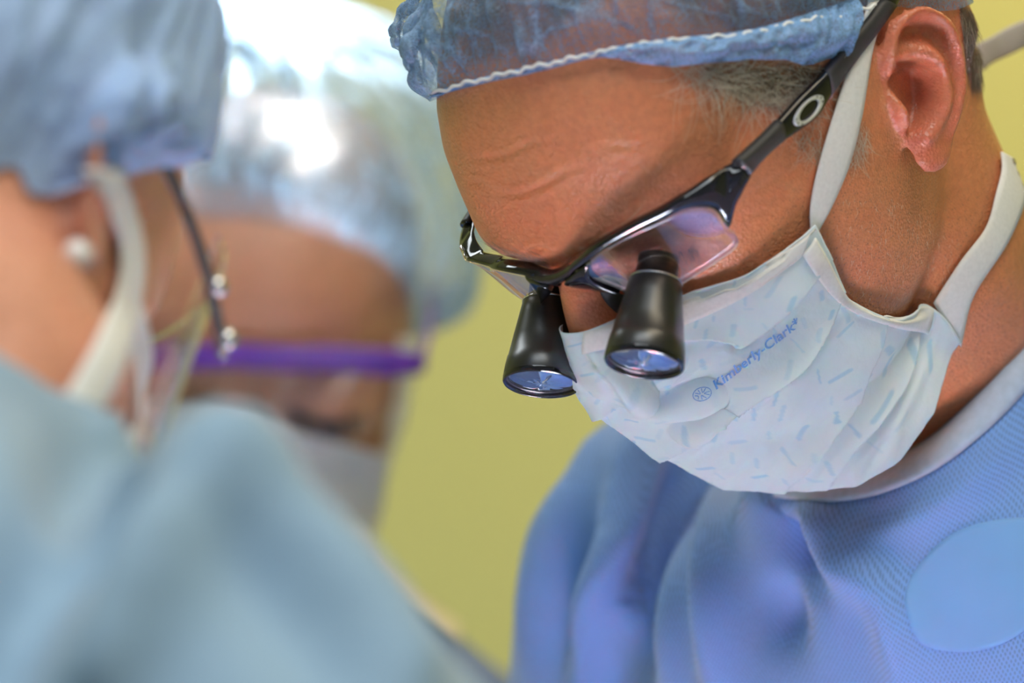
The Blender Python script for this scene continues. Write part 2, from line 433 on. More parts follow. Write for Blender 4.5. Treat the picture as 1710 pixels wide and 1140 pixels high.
# neck
NECK = spline([HA.w((0, -22, 10))[0], HA.w((0, -30, -25))[0], pt(1470, 430, 1.545), pt(1530, 560, 1.583), pt(1610, 690, 1.635), pt(1700, 840, 1.70)], 16)
hm.tube(NECK, np.array([58, 57, 56, 55, 55, 55, 55, 55, 55, 54, 53, 52, 51, 50, 50, 50])*.001, 40)
V, F = hm.get()
V, F, E = remesh(V, F, 0.0011, 3)
Vl = HA.l(V); ear_w = (Vl[:, 0] > 60) & (np.abs(Vl[:, 2]) < 50) & (Vl[:, 1] < 15)
Vl = face_features(Vl); V = HA.w(Vl)
EAR_IN = ear_w & inside(topx(V)[:, :2], np.array(EAR_OUT))
V = lap(V, E, 25, 0.5, np.where(EAR_IN, 0.0, 1.0)); V = lap(V, E, 5, 0.5, np.where(EAR_IN, 1.0, 0.0))
def warp_px(V, ctl, fixed=(), reg=0.0):
    """shift the surface so that the given points sit where the photograph shows them, each at its own distance"""
    src = np.array([c[0] for c in ctl]); d = topx(src)[:, 2]
    dst = np.array([pt(c[1][0], c[1][1], dd) for c, dd in zip(ctl, d)])
    if len(fixed): src = np.r_[src, fixed]; dst = np.r_[dst, fixed]
    return tps(src, dst, V, reg)
HC = [((0, 97, 30), (955, 447)), ((0, 103, 42), (912, 418)), ((-40, 92, 42), (806, 393)), ((30, 100, 42), (1030, 388)), ((-60, 70, 70), (735, 205)),
      ((0, 108, 5), (984, 535)), ((0, 127, -16), (1000, 645)), ((-66, 60, 92), (712, 130)), ((-62, 74, 52), (752, 290)), ((60, 75, 42), (1195, 315)), ((0, 82, -95), (1268, 782))]
HFIX = HA.w([(74, 5, 0), (72, 0, -30), (80, -20, 33), (70, 40, -5), (55, 5, -60), (0, 20, 131), (78, 0, 60), (0, -100, 40), (-76, 0, 20), (0, 70, 115), (40, 70, -40), (-60, 10, -50), (-45, 60, -40)])
HFIX = np.r_[HFIX, NECK[8:]]
V = warp_px(V, [(HA.w(a)[0], b) for a, b in HC], HFIX)
q_ = topx(V); ctl = []; Lq = HA.l(V)                             # the back of the head shows behind the ear
for y, x in ((12, 1618), (50, 1634), (95, 1640), (140, 1637), (185, 1646)):
    m = np.where((np.abs(q_[:, 1]-y) < 8) & ~EAR_IN & (Lq[:, 1] < -42) & (q_[:, 0] < 1720))[0]; ctl.append((V[m[np.argmax(q_[m, 0])]], (x, y)))
V = warp_px(V, ctl, np.r_[V[EAR_IN][::300], HFIX, [h_[0] for h_ in [HA.w(a) for a, b in HC]]])
P2 = topx(V)[:, :2]; Nn = normals(V, F); frontA = (Nn*(CAM-V)).sum(1) > 0; h_ = np.zeros(len(V))
for pts, amp in (([(773, 267), (840, 260), (880, 242), (933, 230)], .45), ([(813, 317), (860, 325), (907, 310), (940, 290), (980, 277)], .6), ([(780, 303), (813, 308)], .35), ([(1000, 240), (1073, 248)], .3),
                 ([(872, 428), (900, 416), (930, 424)], .9), ([(1010, 415), (1060, 400), (1130, 395)], .5), ([(1230, 345), (1290, 300), (1330, 290)], .3), ([(1225, 365), (1290, 350)], .25)):
    d, t = polydist(P2, spline(pts, 24)); h_ += 1.0*amp*np.sin(np.pi*(t*.9+.05)).clip(0, 1)*(-np.exp(-(d/5.0)**2)+.45*np.exp(-((d-11)/6)**2))
V = V+Nn*(np.where(frontA & (P2[:, 0] < 1350), h_, 0)*.001)[:, None]
Lh = HA.l(V)
def soft_poly(P, poly, w):
    pl = spline(poly, 80, True); ins = inside(P, pl); d, _ = polydist(P, np.r_[pl, pl[:1]]); return sstep(-w, w, np.where(ins, d, -d))
nz = np.array([noise.noise(Vector(p*.09)) for p in Lh])
scalp = np.where(frontA & (P2[:, 0] > 640), soft_poly(P2, [(680, -60), (700, 60), (760, 108), (900, 70), (960, 25), (1010, -10), (1100, 0), (1150, 40), (1230, 62), (1330, 30), (1450, 10), (1500, -20), (1500, -120), (1000, -300)], 22),
                 sstep(-20, 8, Lh[:, 2]-(82-35*sstep(0, 70, np.abs(Lh[:, 0]))-90*sstep(20, -60, Lh[:, 1]))))
scalp = np.maximum(scalp, .8*soft_poly(P2, [(1600, 10), (1625, 20), (1640, 90), (1640, 140), (1622, 150), (1612, 90)], 6)*frontA)
scalp = (scalp*(.85+.5*nz)).clip(0, .95)*np.where(EAR_IN, 0, 1)
scalp = np.maximum(scalp, .35*soft_poly(P2, [(1170, 90), (1380, 90), (1360, 170), (1300, 190), (1220, 150)], 18)*frontA)
red = .42*EAR_IN*(1+.6*nz)+.25*np.exp(-(((P2-np.array([860, 370]))/np.array([150, 60]))**2).sum(1))+.3*np.exp(-(((P2-np.array([1000, 520]))/np.array([60, 40]))**2).sum(1))
stub = .55*soft_poly(P2, [(1360, 300), (1480, 280), (1560, 330), (1680, 330), (1680, 620), (1450, 780), (1100, 780), (1200, 480)], 30)*frontA
headA = link_mesh('person', V, F, SKIN_A)
for nm, ar in (('scalp', scalp), ('redness', red), ('stubble', stub)):
    headA.data.attributes.new(nm, 'FLOAT', 'POINT').data.foreach_set('value', ar.clip(0, 1).astype(np.float32))
HV, HF = V, F
HB = bvh(HV, HF)

# ------------------------------------------------------------------ surgeon's gown
class Body:
    """torso frame: x left, y forward, z along the spine (mm)"""
    def __init__(b, o, yaw, lean):
        y, l = math.radians(yaw), math.radians(lean)
        Lf = np.array([math.cos(y), -math.sin(y), 0]); Fh = np.array([-math.sin(y), -math.cos(y), 0])
        U = np.array([0, 0, 1])*math.cos(l)+Fh*math.sin(l); Fw = Fh*math.cos(l)-np.array([0, 0, 1])*math.sin(l)
        b.R = np.stack([Lf, Fw, U], 1); b.o = np.array(o)
    def w(b, P): return np.atleast_2d(P)*.001@b.R.T+b.o
    def l(b, P): return (np.atleast_2d(P)-b.o)@b.R*1000
TORSO = [(28, 62, 58), (5, 72, 66), (-15, 100, 76), (-40, 150, 90), (-70, 192, 104), (-120, 205, 114), (-200, 196, 122), (-330, 182, 124), (-520, 185, 132)]
def torso_parts(mb, b, arms=((1, None), (-1, None)), foot=0.03):
    na = 64; T = spline(np.array(TORSO, float), 40); V = []
    ring = [(math.copysign(abs(math.sin(2*math.pi*i/na))**.85, math.sin(2*math.pi*i/na)), math.copysign(abs(math.cos(2*math.pi*i/na))**.85, math.cos(2*math.pi*i/na))) for i in range(na)]
    for z, w, d in T:
        V += list(b.w([(w*x, d*y-8, z) for x, y in ring]))
    base = b.w((0, 0, T[-1][0]))[0]; up = np.array([0, 0, 1.])
    for k in range(1, 7):
        z = base[2]+(foot-base[2])*k/6; g = 1+.04*k
        for x, y in ring: 
            q = b.R[:, 0]*x*.185*g+np.cross(up, b.R[:, 0])*(-y)*.135*g*(-1); V.append(np.array([base[0]+q[0], base[1]+q[1], z]))
    n = len(T)+6
    F = [(j*na+i, (j+1)*na+i, (j+1)*na+(i+1) % na, j*na+(i+1) % na) for j in range(n-1) for i in range(na)]
    F += [tuple(range(na)), tuple((n-1)*na+i for i in range(na))[::-1]]
    mb.add(V, F)
    for s, path in arms:
        p = path or [(150*s, 0, -62), (186*s, 0, -80), (228*s, 10, -200), (240*s, 40, -330), (200*s, 190, -400), (130*s, 330, -430)]
        P = spline(b.w(np.array(p, float)), 24)
        mb.tube(P, np.interp(np.linspace(0, 1, 24), [0, .15, .5, .7, 1], [62, 66, 62, 58, 44])*.001, 28)
def gown_mat(name, col, dots=True):
    m, nt, p = mat(name); c = np.array(col)
    n = N(nt, 'ShaderNodeTexNoise'); n.inputs['Scale'].default_value = 25; g = N(nt, 'ShaderNodeTexCoord').outputs['Object']; nt.links.new(g, n.inputs['Vector'])
    base = ramp(nt, n.outputs[0], [(.3, tuple(c*.93)), (.7, tuple((c*1.06).clip(0, 1)))])
    p.inputs['Roughness'].default_value = .7; p.inputs['Specular IOR Level'].default_value = .25; p.inputs['Sheen Weight'].default_value = .25
    if dots:
        at = N(nt, 'ShaderNodeAttribute', attribute_name='cloth'); v = N(nt, 'ShaderNodeTexVoronoi'); v.inputs['Scale'].default_value = 0.72; v.inputs['Randomness'].default_value = .12
        nt.links.new(at.outputs['Vector'], v.inputs['Vector'])
        d = ramp(nt, v.outputs['Distance'], [(.22, (1, 1, 1)), (.42, (0, 0, 0))])
        mm = N(nt, 'ShaderNodeMath', operation='MULTIPLY'); nt.links.new(d, mm.inputs[0]); mm.inputs[1].default_value = .6
        base = mixc(nt, mm.outputs[0], base, tuple(c*.42))
        nt.links.new(bump(nt, d, -.5, .0006), p.inputs['Normal'])
    nt.links.new(base, p.inputs['Base Color'])
    return m
GOWN_A = gown_mat('blue_gown_cloth', (0.17, 0.34, 0.74))
BINDING = plain('pale_blue_binding', (.42, .52, .70), .8, spec=.2, nscale=300)
def px_warp(V, pairs, fixed=(), reg=0.0): return warp_px(V, pairs, fixed, reg)
def left_edge(V, rows, side_=-1, tol=6, lim=None):
    """outermost cloth points on given picture rows"""
    q = topx(V); out = []
    for y in rows:
        m = np.where((np.abs(q[:, 1]-y) < tol) & ((q[:, 2] < 3) if lim is None else lim(q)))[0]
        out.append(m[np.argmin(q[m, 0]*(-side_))])
    return out
BA = Body(pt(1640, 690, 1.578), 43, 22)
mb = MB(); torso_parts(mb, BA); V, F = mb.get()
V, F, E = remesh(V, F, 0.004, 10)
rows = [(700, 1012), (760, 958), (850, 921), (940, 896), (1040, 869), (1130, 848)]
idx = left_edge(V, [r[0]+25 for r in rows])
ctl = [(V[i], (r[1], r[0])) for i, r in zip(idx, rows)]
for az, q in ((5, (1330, 822)), (25, (1440, 800)), (50, (1550, 735)), (80, (1700, 565))):
    a_ = math.radians(az); ctl.append((BA.w((62*math.sin(a_), 58*math.cos(a_)-8, 26))[0], q))
V = warp_px(V, ctl, BA.w([(0, -130, -100), (200, 0, -120), (0, 120, -420), (180, 0, -420), (-180, -60, -420), (0, 0, -700), (0, 120, -200), (120, 100, -150)]))
Lb = BA.l(V); azb = np.degrees(np.arctan2(Lb[:, 0], Lb[:, 1]+8)); q_ = topx(V); ctl = []
for x, y in ((1330, 817), (1440, 795), (1500, 766), (1550, 735), (1600, 690), (1660, 620), (1710, 548), (1760, 470)):
    m = np.where((np.abs(q_[:, 0]-x) < 8) & (azb > -10) & (azb < 120) & (Lb[:, 2] > -30))[0]
    if len(m): ctl.append((V[m[np.argmin(q_[m, 1])]], (x, y)))
V = warp_px(V, ctl, np.r_[V[idx], BA.w([(0, -130, -100), (200, 0, -120), (0, 120, -420), (180, 0, -420), (-180, -60, -420), (0, 0, -700), (0, 120, -160), (120, 100, -150), (-100, 60, -60)])])
Nn = normals(V, F); P2 = topx(V); fr = (Nn*(CAM-V)).sum(1) > 0
h = np.zeros(len(V))
for pts, amp, sg in (([(1094, 760), (1060, 850), (1018, 944), (952, 1150)], 11, 34), ([(990, 790), (972, 850), (957, 965), (935, 1150)], -9, 26), ([(1150, 770), (1094, 894), (1069, 1011), (1050, 1160)], -12, 36),
                     ([(1212, 815), (1206, 900), (1204, 985), (1201, 1160)], 10, 26), ([(1285, 825), (1300, 880), (1325, 925), (1375, 975)], -16, 26), ([(1298, 960), (1305, 1020), (1318, 1090)], -8, 34),
                     ([(1330, 870), (1365, 930), (1450, 972), (1494, 1026), (1520, 1150)], 9, 34), ([(930, 820), (905, 960), (880, 1120)], 6, 20), ([(1130, 900), (1125, 1020), (1120, 1150)], 6, 26),
                     ([(1450, 880), (1560, 830), (1680, 740)], 5, 36), ([(1400, 860), (1500, 850), (1640, 760)], -5, 22)):
    d, t = polydist(P2[:, :2], spline(pts, 30)); h += 1.5*amp*np.exp(-(d/sg)**2)*(np.sin(np.pi*(t*.8+.1)).clip(0, 1))
h = np.where(fr & (P2[:, 2] < 2.2), h, 0)+2.2*fbm(BA.l(V), .012, 3)
V = V+Nn*(h*.001)[:, None]; V = lap(V, E, 3)
GV, GF = V, F
def set_cloth(o, V, b):
    L = b.l(V); a_ = np.arctan2(L[:, 0], L[:, 1])
    u = np.where(L[:, 1] > -20, L[:, 0]-.55*L[:, 1], L[:, 0]+.55*L[:, 1]); w = L[:, 2]+.35*L[:, 1]
    at = o.data.attributes.new('cloth', 'FLOAT_VECTOR', 'POINT'); at.data.foreach_set('vector', np.c_[(u+w)*.7071, (u-w)*.7071, 0*u].astype(np.float32).ravel())
gownA = link_mesh('gown', GV, GF, GOWN_A, headA); set_cloth(gownA, GV, BA)
GB = bvh(GV, GF)
def px_ray_surf(f, px, py, t0=1.30, t1=1.75, n=240, which=0):
    """first crossing of f(world point)=0 along a line of sight"""
    d = ray(px, py); t = np.linspace(t0, t1, n); v = f(CAM+d*t[:, None]); c = np.where(v[:-1]*v[1:] <= 0)[0]
    if len(c) == 0: i = int(np.argmin(np.abs(v))); return CAM+d*t[i]
    i = c[min(which, len(c)-1)]; a = v[i]/(v[i]-v[i+1]); return CAM+d*(t[i]+a*(t[i+1]-t[i]))

# ------------------------------------------------------------------ loupe glasses
def lens_f(P):
    L = HA.l(P); return L[:, 1]-(113-L[:, 0]**2/150+0.35*(L[:, 2]-24))
def side_f(P):
    L = HA.l(P); return L[:, 0]-(71.5+(82.5-L[:, 1])*0.105)
def front_f(P):
    a, b = lens_f(P), side_f(P); k = 4.0; return np.maximum(a, b)+k*np.log1p(np.exp(-np.abs(a-b)/k))
def on(f, pts, off=(0, 0, 0)): return HA.l(np.array([px_ray_surf(f, *p) for p in pts]))+np.array(off, float)
def bevel_ring(pts, c=0.22):
    pts = [np.asarray(p) for p in pts]; n = len(pts); out = []
    for i in range(n):
        out += [pts[i]+(pts[i-1]-pts[i])*c, pts[i]+(pts[(i+1) % n]-pts[i])*c]
    return out
def loft(secs, caps=True):
    V = np.concatenate([np.array(s) for s in secs]); k = len(secs[0]); n = len(secs)
    F = [(i*k+j, i*k+(j+1) % k, (i+1)*k+(j+1) % k, (i+1)*k+j) for i in range(n-1) for j in range(k)]
    if caps: F += [tuple(range(k))[::-1], tuple((n-1)*k+j for j in range(k))]
    return V, F
BAR_U = [(927, 449), (940, 441), (950, 432), (976, 411), (1018, 385), (1060, 363.5), (1116, 333), (1145, 317), (1172, 300), (1198, 284), (1212, 276), (1221, 271), (1231, 265)]
BAR_L = [(919, 483), (948, 471), (958, 457), (982, 439), (1018, 413), (1060, 390), (1102, 371), (1140, 352.5), (1176, 347), (1200, 354), (1219, 381), (1231, 342), (1256.5, 295)]
nb = 60
Up, Lp = spline(BAR_U, nb), spline(BAR_L, nb)
kk = np.linspace(0, len(BAR_U)-1, nb)                          # matched stations
def matched(pts): 
    P = np.array(pts, float); i = np.clip(kk.astype(int), 0, len(P)-2); Q = np.r_[2*P[:1]-P[1:2], P, 2*P[-1:]-P[-2:-1]]
    t = (kk-i)[:, None]; p0, p1, p2, p3 = Q[i], Q[i+1], Q[i+2], Q[i+3]
    return 0.5*(2*p1+(p2-p0)*t+(2*p0-5*p1+4*p2-p3)*t**2+(3*p1-p0-3*p2+p3)*t**3)
Up, Lp = matched(BAR_U), matched(BAR_L)
Lw = on(front_f, Lp); Uw = on(lambda P: front_f(P)+4.5, Up); Mp = Lp+(Up-Lp)*0.5; Mw = on(lambda P: front_f(P)-0.8, Mp)
Lw[0, 0] = Uw[0, 0] = Mw[0, 0] = 0
secs = []
for i in range(nb):
    L, M, U = Lw[i], Mw[i], Uw[i]
    s_ = sstep(30, 66, np.array([L[0]]))[0]; inn = np.array([-1.6*s_, -3.6+3.0*s_, 0])
    secs.append(bevel_ring([L, M, U, U+inn*0.6+np.array([0, 0, -1.5]), L+inn*1.1+np.array([0, 0, .3])]))
SEC_N = [np.array(s) for s in secs]
mir = lambda s: np.array(s)*np.array([-1, 1, 1])
allsec = [mir(s) for s in SEC_N[:0:-1]]+SEC_N
FV, FF = loft(allsec)
# the far half settles where the photograph shows it
def far_ctl():
    c = []
    for i, q in ((14, (878, 461)), (26, (822, 450)), (38, (778, 436)), (46, (768, 410))):
        c.append((HA.w(mir(Lw[i]))[0], q))
    for i, q in ((14, (880, 438)), (26, (838, 427)), (36, (806, 417))):
        c.append((HA.w(mir(Uw[i]))[0], q))
    return c
FARC = far_ctl(); FARFIX = HA.w(np.r_[Lw[::8], Uw[::8], [[0, 110, 20]], [[0, 90, 20]], Lw[::12]+[0, -30, -20]])
def far_fix(Vw): return warp_px(Vw, FARC, FARFIX)
BLACK = plain('black_gloss_frame', (0.004, 0.004, 0.006), 0.08, spec=0.45, **{'Coat Weight': 0.15, 'Coat Roughness': 0.03})
RUBBER = plain('black_rubber', (0.018, 0.018, 0.02), 0.55)
ANOD = plain('black_anodised', (0.014, 0.013, 0.012), 0.33, spec=0.7)
SATIN = plain('satin_silver', (.72, .73, .75), .45, metal=.6)
CHROME = plain('silver_metal', (0.75, 0.76, 0.78), 0.18, metal=1.0)
gl = empty('magnifying_glasses', HA.w((0, 60, 10))[0])
tag(gl, 'black half-rim glasses with two magnifying loupe barrels, on the man at right', 'glasses')
V, F = fixn(far_fix(HA.w(FV)), FF)
frame = link_mesh('frame', V, F, BLACK, gl)
# bridge under-piece and nose pads
NP_T = on(lens_f, [(947, 466), (960, 455), (982, 441), (988, 459), (1008, 475), (1030, 486), (1046, 492)], (0, 0.6, 0))
NP_B = on(lens_f, [(945, 474), (950, 478), (960, 482), (973, 485), (1000, 489), (1022, 491.5), (1046, 494)], (0, 0.6, 0))
secs = [bevel_ring([t, (t+b)/2+np.array([0, .6, 0]), b, b-np.array([0, 3.5, 0]), t-np.array([0, 3.5, 0])]) for t, b in zip(spline(NP_T, 24), spline(NP_B, 24))]
for mfun in (lambda q: q, mir):
    V, F = loft([mfun(s) for s in secs]); V, F = fixn(far_fix(HA.w(V)), F); link_mesh('bridge_piece', V, F, BLACK, frame)
for sx in (1, -1):
    mb = MB(); c = np.array([9.5*sx, 102, 10.])
    mb.sphere((0, 0, 0), (2.2, 4.5, 7.5)); V, F = mb.get()
    a = math.radians(24*sx); Rz = np.array([[math.cos(a), -math.sin(a), 0], [math.sin(a), math.cos(a), 0], [0, 0, 1]])
    V, F = fixn(HA.w(V@Rz.T+c), F); link_mesh('nose_pad', V, F, RUBBER, gl)
    
# lenses
def lens_glass(name, tint, refl):
    m = bpy.data.materials.new(name); m.use_nodes = True; nt = m.node_tree; nt.nodes.clear()
    out = N(nt, 'ShaderNodeOutputMaterial'); t = N(nt, 'ShaderNodeBsdfTransparent'); t.inputs[0].default_value = (*tint, 1)
    g = N(nt, 'ShaderNodeBsdfGlossy'); g.inputs['Roughness'].default_value = 0.015; g.inputs[0].default_value = (1, .95, 1, 1)
    f = N(nt, 'ShaderNodeFresnel', _0=1.5); gb = N(nt, 'ShaderNodeNewGeometry'); mr = N(nt, 'ShaderNodeMapRange'); mr.inputs[3].default_value = 1.5; mr.inputs[4].default_value = 1/1.5
    nt.links.new(gb.outputs['Backfacing'], mr.inputs[0]); nt.links.new(mr.outputs[0], f.inputs[0]); mm = N(nt, 'ShaderNodeMath', operation='ADD'); mm.inputs[1].default_value = refl; mm.use_clamp = True
    mx = N(nt, 'ShaderNodeMixShader'); L = nt.links.new
    L(f.outputs[0], mm.inputs[0]); L(mm.outputs[0], mx.inputs[0]); L(t.outputs[0], mx.inputs[1]); L(g.outputs[0], mx.inputs[2]); L(mx.outputs[0], out.inputs[0])
    return m
LENS = lens_glass('clear_coated_lens', (0.97, 0.93, 0.95), 0.19)
LO = [(956, 460), (984, 439), (1018, 413), (1060, 390), (1102, 371), (1140, 353), (1180, 347), (1200, 355), (1212, 371), (1218, 382), (1230, 391), (1239, 404), (1238, 418), (1220, 435), (1190, 458), (1162, 477.5), (1136, 497), (1095, 508), (1060, 500), (1030, 487), (1000, 475), (975, 468)]
no, nr_ = 110, 14
ol = spline(LO, no, True); cc = np.array([1100, 430.])
Pp = (cc+np.linspace(0.02, 1, nr_)[None, :, None]*(ol[:, None]-cc)).reshape(-1, 2)
Lv = on(lens_f, Pp)
LF = grid_faces(no, nr_, True)+[tuple(i*nr_ for i in range(no))[::-1]]
for k in range(2):
    V = Lv if k == 0 else Lv*np.array([-1, 1, 1])
    V, F = thicken(far_fix(HA.w(V)), LF if k == 0 else [f[::-1] for f in LF], 0.0016)
    V, F = fixn(V, F); link_mesh('lens', V, F, LENS, gl)
# temples
TU = [(1231, 265), (1262, 238), (1297, 204), (1338, 158), (1366, 130), (1380, 116), (1400, 91), (1422, 64), (1450, 30), (1475, -2)]
TL = [(1256.5, 295), (1275, 271), (1308, 240), (1338, 220), (1368, 198), (1389, 167), (1420, 122), (1437, 98), (1466, 60), (1500, 12)]
def ribbon_pairs(A, B, n): 
    global kk
    kk = np.linspace(0, len(A)-1, n); return matched(A), matched(B)
tu, tl = ribbon_pairs(TU, TL, 60)
Tu, Tl = on(side_f, tu), on(side_f, tl)
def temple_secs(i0, i1, fat=0.0):
    out = []
    for i in range(i0, i1):
        u, l = Tu[i], Tl[i]; m = (u+l)/2+np.array([0.9, 0, 0]); c = (u+l)/2; d = np.array([-3.4-fat, 0, 0])
        f = 1+fat*0.12
        out.append(np.array(bevel_ring([c+(u-c)*f+[fat*.3, 0, 0], m+[fat, 0, 0], c+(l-c)*f+[fat*.3, 0, 0], c+(l-c)*f*.8+d, c+(u-c)*f*.8+d], .3)))
    return out
tail = [temple_secs(59, 60)[0]+np.array([.3*k, -9*k, 4*math.sin(k*.5)-1.2*k*k*.25]) for k in range(1, 6)]
ts = {1: temple_secs(0, 60)+tail}
grip1, grip2 = temple_secs(0, 15, .5), [s*np.array([1, 1, 1]) for s in temple_secs(33, 60, .5)]
for sx in (1, -1):
    mf = (lambda q: np.array(q)) if sx == 1 else mir
    V, F = loft([mf(s) for s in ts[1]]); V, F = fixn(far_fix(HA.w(V)) if sx < 0 else HA.w(V), F); tm = link_mesh('temple', V, F, BLACK, gl)
    for gsec in (grip1, grip2):
        V, F = loft([mf(s) for s in gsec]); V, F = fixn(far_fix(HA.w(V)) if sx < 0 else HA.w(V), F); g = link_mesh('rubber_grip', V, F, RUBBER, tm)
    # oval emblem: ring with rivets
    ctr, ax = np.array([1346., 185.]), np.array([math.cos(math.radians(-48)), math.sin(math.radians(-48))]); ay = np.array([-ax[1], ax[0]])
    V = []; ne = 56
    for i in range(ne):
        a = 2*math.pi*i/ne; ca, sa = math.cos(a), math.sin(a)
        for (ra, rb, h) in ((33, 13.8, 0.2), (32, 13.2, 1.0), (23, 10.6, 1.0), (22, 9.9, 0.3)):
            q = ctr+ax*ra*ca+ay*rb*sa; V.append((q, h))
    P = on(side_f, [v[0] for v in V]); P[:, 0] += np.array([v[1] for v in V])+0.6
    E_ = [(i*4+j, ((i+1) % ne)*4+j, ((i+1) % ne)*4+j+1, i*4+j+1) for i in range(ne) for j in range(3)]
    V, F = (HA.w(mf(P)), E_ if sx == 1 else [f[::-1] for f in E_]); V, F = fixn(far_fix(V) if sx < 0 else V, F)
    em = link_mesh('oval_emblem', V, F, SATIN, tm, smooth=False); em['label'] = 'silver oval ring emblem'
    mb = MB()
    for t_, o_ in ((28.5, 0), (25.5, 6), (25.5, -6)):
        for sg in (1, -1):
            q = on(side_f, [ctr+sg*(ax*t_+ay*o_)])[0]+np.array([1.62, 0, 0]); mb.sphere(q, (.12, .38, .38), 10, 6)
    V, F = mb.get(); V = HA.w(mf(V)); link_mesh('rivets', far_fix(V) if sx < 0 else V, F, ANOD, tm)
# loupe barrels
GLASSY = mat('objective_glass'); m_, nt, p = GLASSY; GLASSY = m_
p.inputs['Base Color'].default_value = (0.62, 0.72, 0.9, 1); p.inputs['Metallic'].default_value = 0.85; p.inputs['Roughness'].default_value = 0.03
p.inputs['Coat Weight'].default_value = 1.0
near0 = px_ray_surf(lens_f, 1095, 470); nl = HA.l(near0)[0]
far_d = topx(HA.w(nl*np.array([-1, 1, 1])))[0, 2]
for P0, di in ((near0, (-0.143, -0.922, 0.36)), (pt(916, 506, far_d), (-0.083, -0.93, 0.36))):
    ax = np.array([di[0], -di[2], di[1]]); ax /= np.linalg.norm(ax)
    mb = MB(); lathe(mb, P0, ax, [(v*.001, r*.001) for v, r in ((0, 7), (0, 8.6), (.5, 9.0), (6, 9.9), (14, 11.25), (21, 12.35), (21.3, 12.6), (24, 13.05), (28.2, 13.45), (28.6, 13.3), (28.6, 12.2), (24, 11.5), (24, 2))], 64)
    V, F = fixn(*mb.get()); br = link_mesh('loupe_barrel', V, F, ANOD, gl)
    mb = MB(); lathe(mb, P0, ax, [(v*.001, r*.001) for v, r in ((28.2, 13.45), (29.6, 13.5), (30.2, 13.1), (30.2, 12.5), (28, 12.3), (28, 13.0))], 64, False)
    V, F = fixn(*mb.get()); link_mesh('front_ring', V, F, BLACK, br)
    mb = MB(); lathe(mb, P0, ax, [(v*.001, r*.001) for v, r in ((-9, 6.0), (-8.6, 7.0), (-.6, 7.2), (-.6, 8.8), (.3, 8.8), (.3, 6.5))], 56)
    V, F = fixn(*mb.get()); link_mesh('collar', V, F, ANOD, br)
    mb = MB(); lathe(mb, P0, ax, [(v*.001, r*.001) for v, r in ((-.3, 8.9), (-.3, 9.15), (.25, 9.15), (.25, 8.9))], 56, False)
    V, F = fixn(*mb.get()); link_mesh('seal_ring', V, F, CHROME, br)
    # objective: shallow dome with prism facets behind it
    V = []; k = 40; rng = np.random.default_rng(5)
    a = np.cross(ax, (0.3, 0.2, 0.9)); a /= np.linalg.norm(a); b = np.cross(ax, a)
    for j, r in enumerate((0.001, 3, 6, 9, 11, 12.2)):
        for i in range(k):
            t_ = 2*math.pi*i/k; f_ = rng.normal(0, .55) if 0 < j < 4 and i % 5 == 0 else 0
            V.append((j, i, r, t_, f_))
    P = np.array([P0+ax*(29.4-.010*v[2]**2+v[4]*.5)*.001+(a*math.cos(v[3])+b*math.sin(v[3]))*v[2]*.001 for v in V])
    F = [(j*k+i, j*k+(i+1) % k, (j+1)*k+(i+1) % k, (j+1)*k+i) for j in range(5) for i in range(k)]
    P, F = thicken(P, F, 0.0006); P, F = fixn(P, F); o = link_mesh('objective_lens', P, F, GLASSY, br)

# ------------------------------------------------------------------ face mask
nu, nv = 281, 281
CEN = np.array([(0, 115, 6), (0, 128, -16), (0, 129, -42), (0, 119, -70), (0, 102, -96), (0, 78, -110)], float)
SID = HA.l(np.array([hit(HB, *q)[0] for q in ((1352, 380), (1372, 432), (1408, 490), (1450, 510), (1545, 505), (1598, 565))]))+np.array([2.0, 0, 0])
cv, sv = spline(CEN, nv), spline(SID, nv)
uu, vv = np.linspace(-1, 1, nu), np.linspace(0, 1, nv)
MV = np.zeros((nu, nv, 3))
for i, u in enumerate(uu):
    a = abs(u); p_ = 1.25+.75*vv
    MV[i, :, 0] = math.copysign(1, u)*sv[:, 0]*a**.92
    MV[i, :, 1] = cv[:, 1]+(sv[:, 1]-cv[:, 1])*a**p_
    MV[i, :, 2] = cv[:, 2]+(sv[:, 2]-cv[:, 2])*a**1.35
def mp(u, v): return HA.w(MV[int(round((u+1)/2*(nu-1))), int(round(v*(nv-1)))])[0]
MCTL = [((0, 0), (985, 545)), ((.15, 0), (1030, 530)), ((.45, 0), (1140, 494)), ((.68, 0), (1235, 449)), ((.9, 0), (1320, 393)), ((1, 0), (1352, 372)),
        ((0, .2), (962, 610)), ((0, .42), (985, 668)), ((0, .62), (1035, 713)), ((0, .82), (1118, 770)), ((.06, 1), (1210, 818)),
        ((.3, 1), (1330, 823)), ((.48, 1), (1430, 813)), ((.66, 1), (1505, 768)), ((.82, 1), (1560, 690)), ((1, 1), (1600, 565)),
        ((1, .2), (1376, 432)), ((1, .4), (1412, 492)), ((1, .6), (1450, 512)), ((1, .8), (1545, 505)),
        ((.5, .5), (1290, 600)), ((.5, .25), (1210, 530)), ((-.25, .85), (1130, 758)), ((-.3, 1), (1215, 802)), ((-.5, .9), (1195, 762)), ((-.6, .6), (1120, 690))]
MW = warp_px(HA.w(MV.reshape(-1, 3)), [(mp(*a), b) for a, b in MCTL], np.array([mp(-1, 0), mp(-1, .5), mp(-.5, .1)]), 0.0)
MF = grid_faces(nu, nv)
MN = normals(MW, MF)
if (MN[(nu//2)*nv+nv//2]@HA.R[:, 1]) < 0: MF = [f[::-1] for f in MF]; MN = -MN
MP = topx(MW)[:, :2]
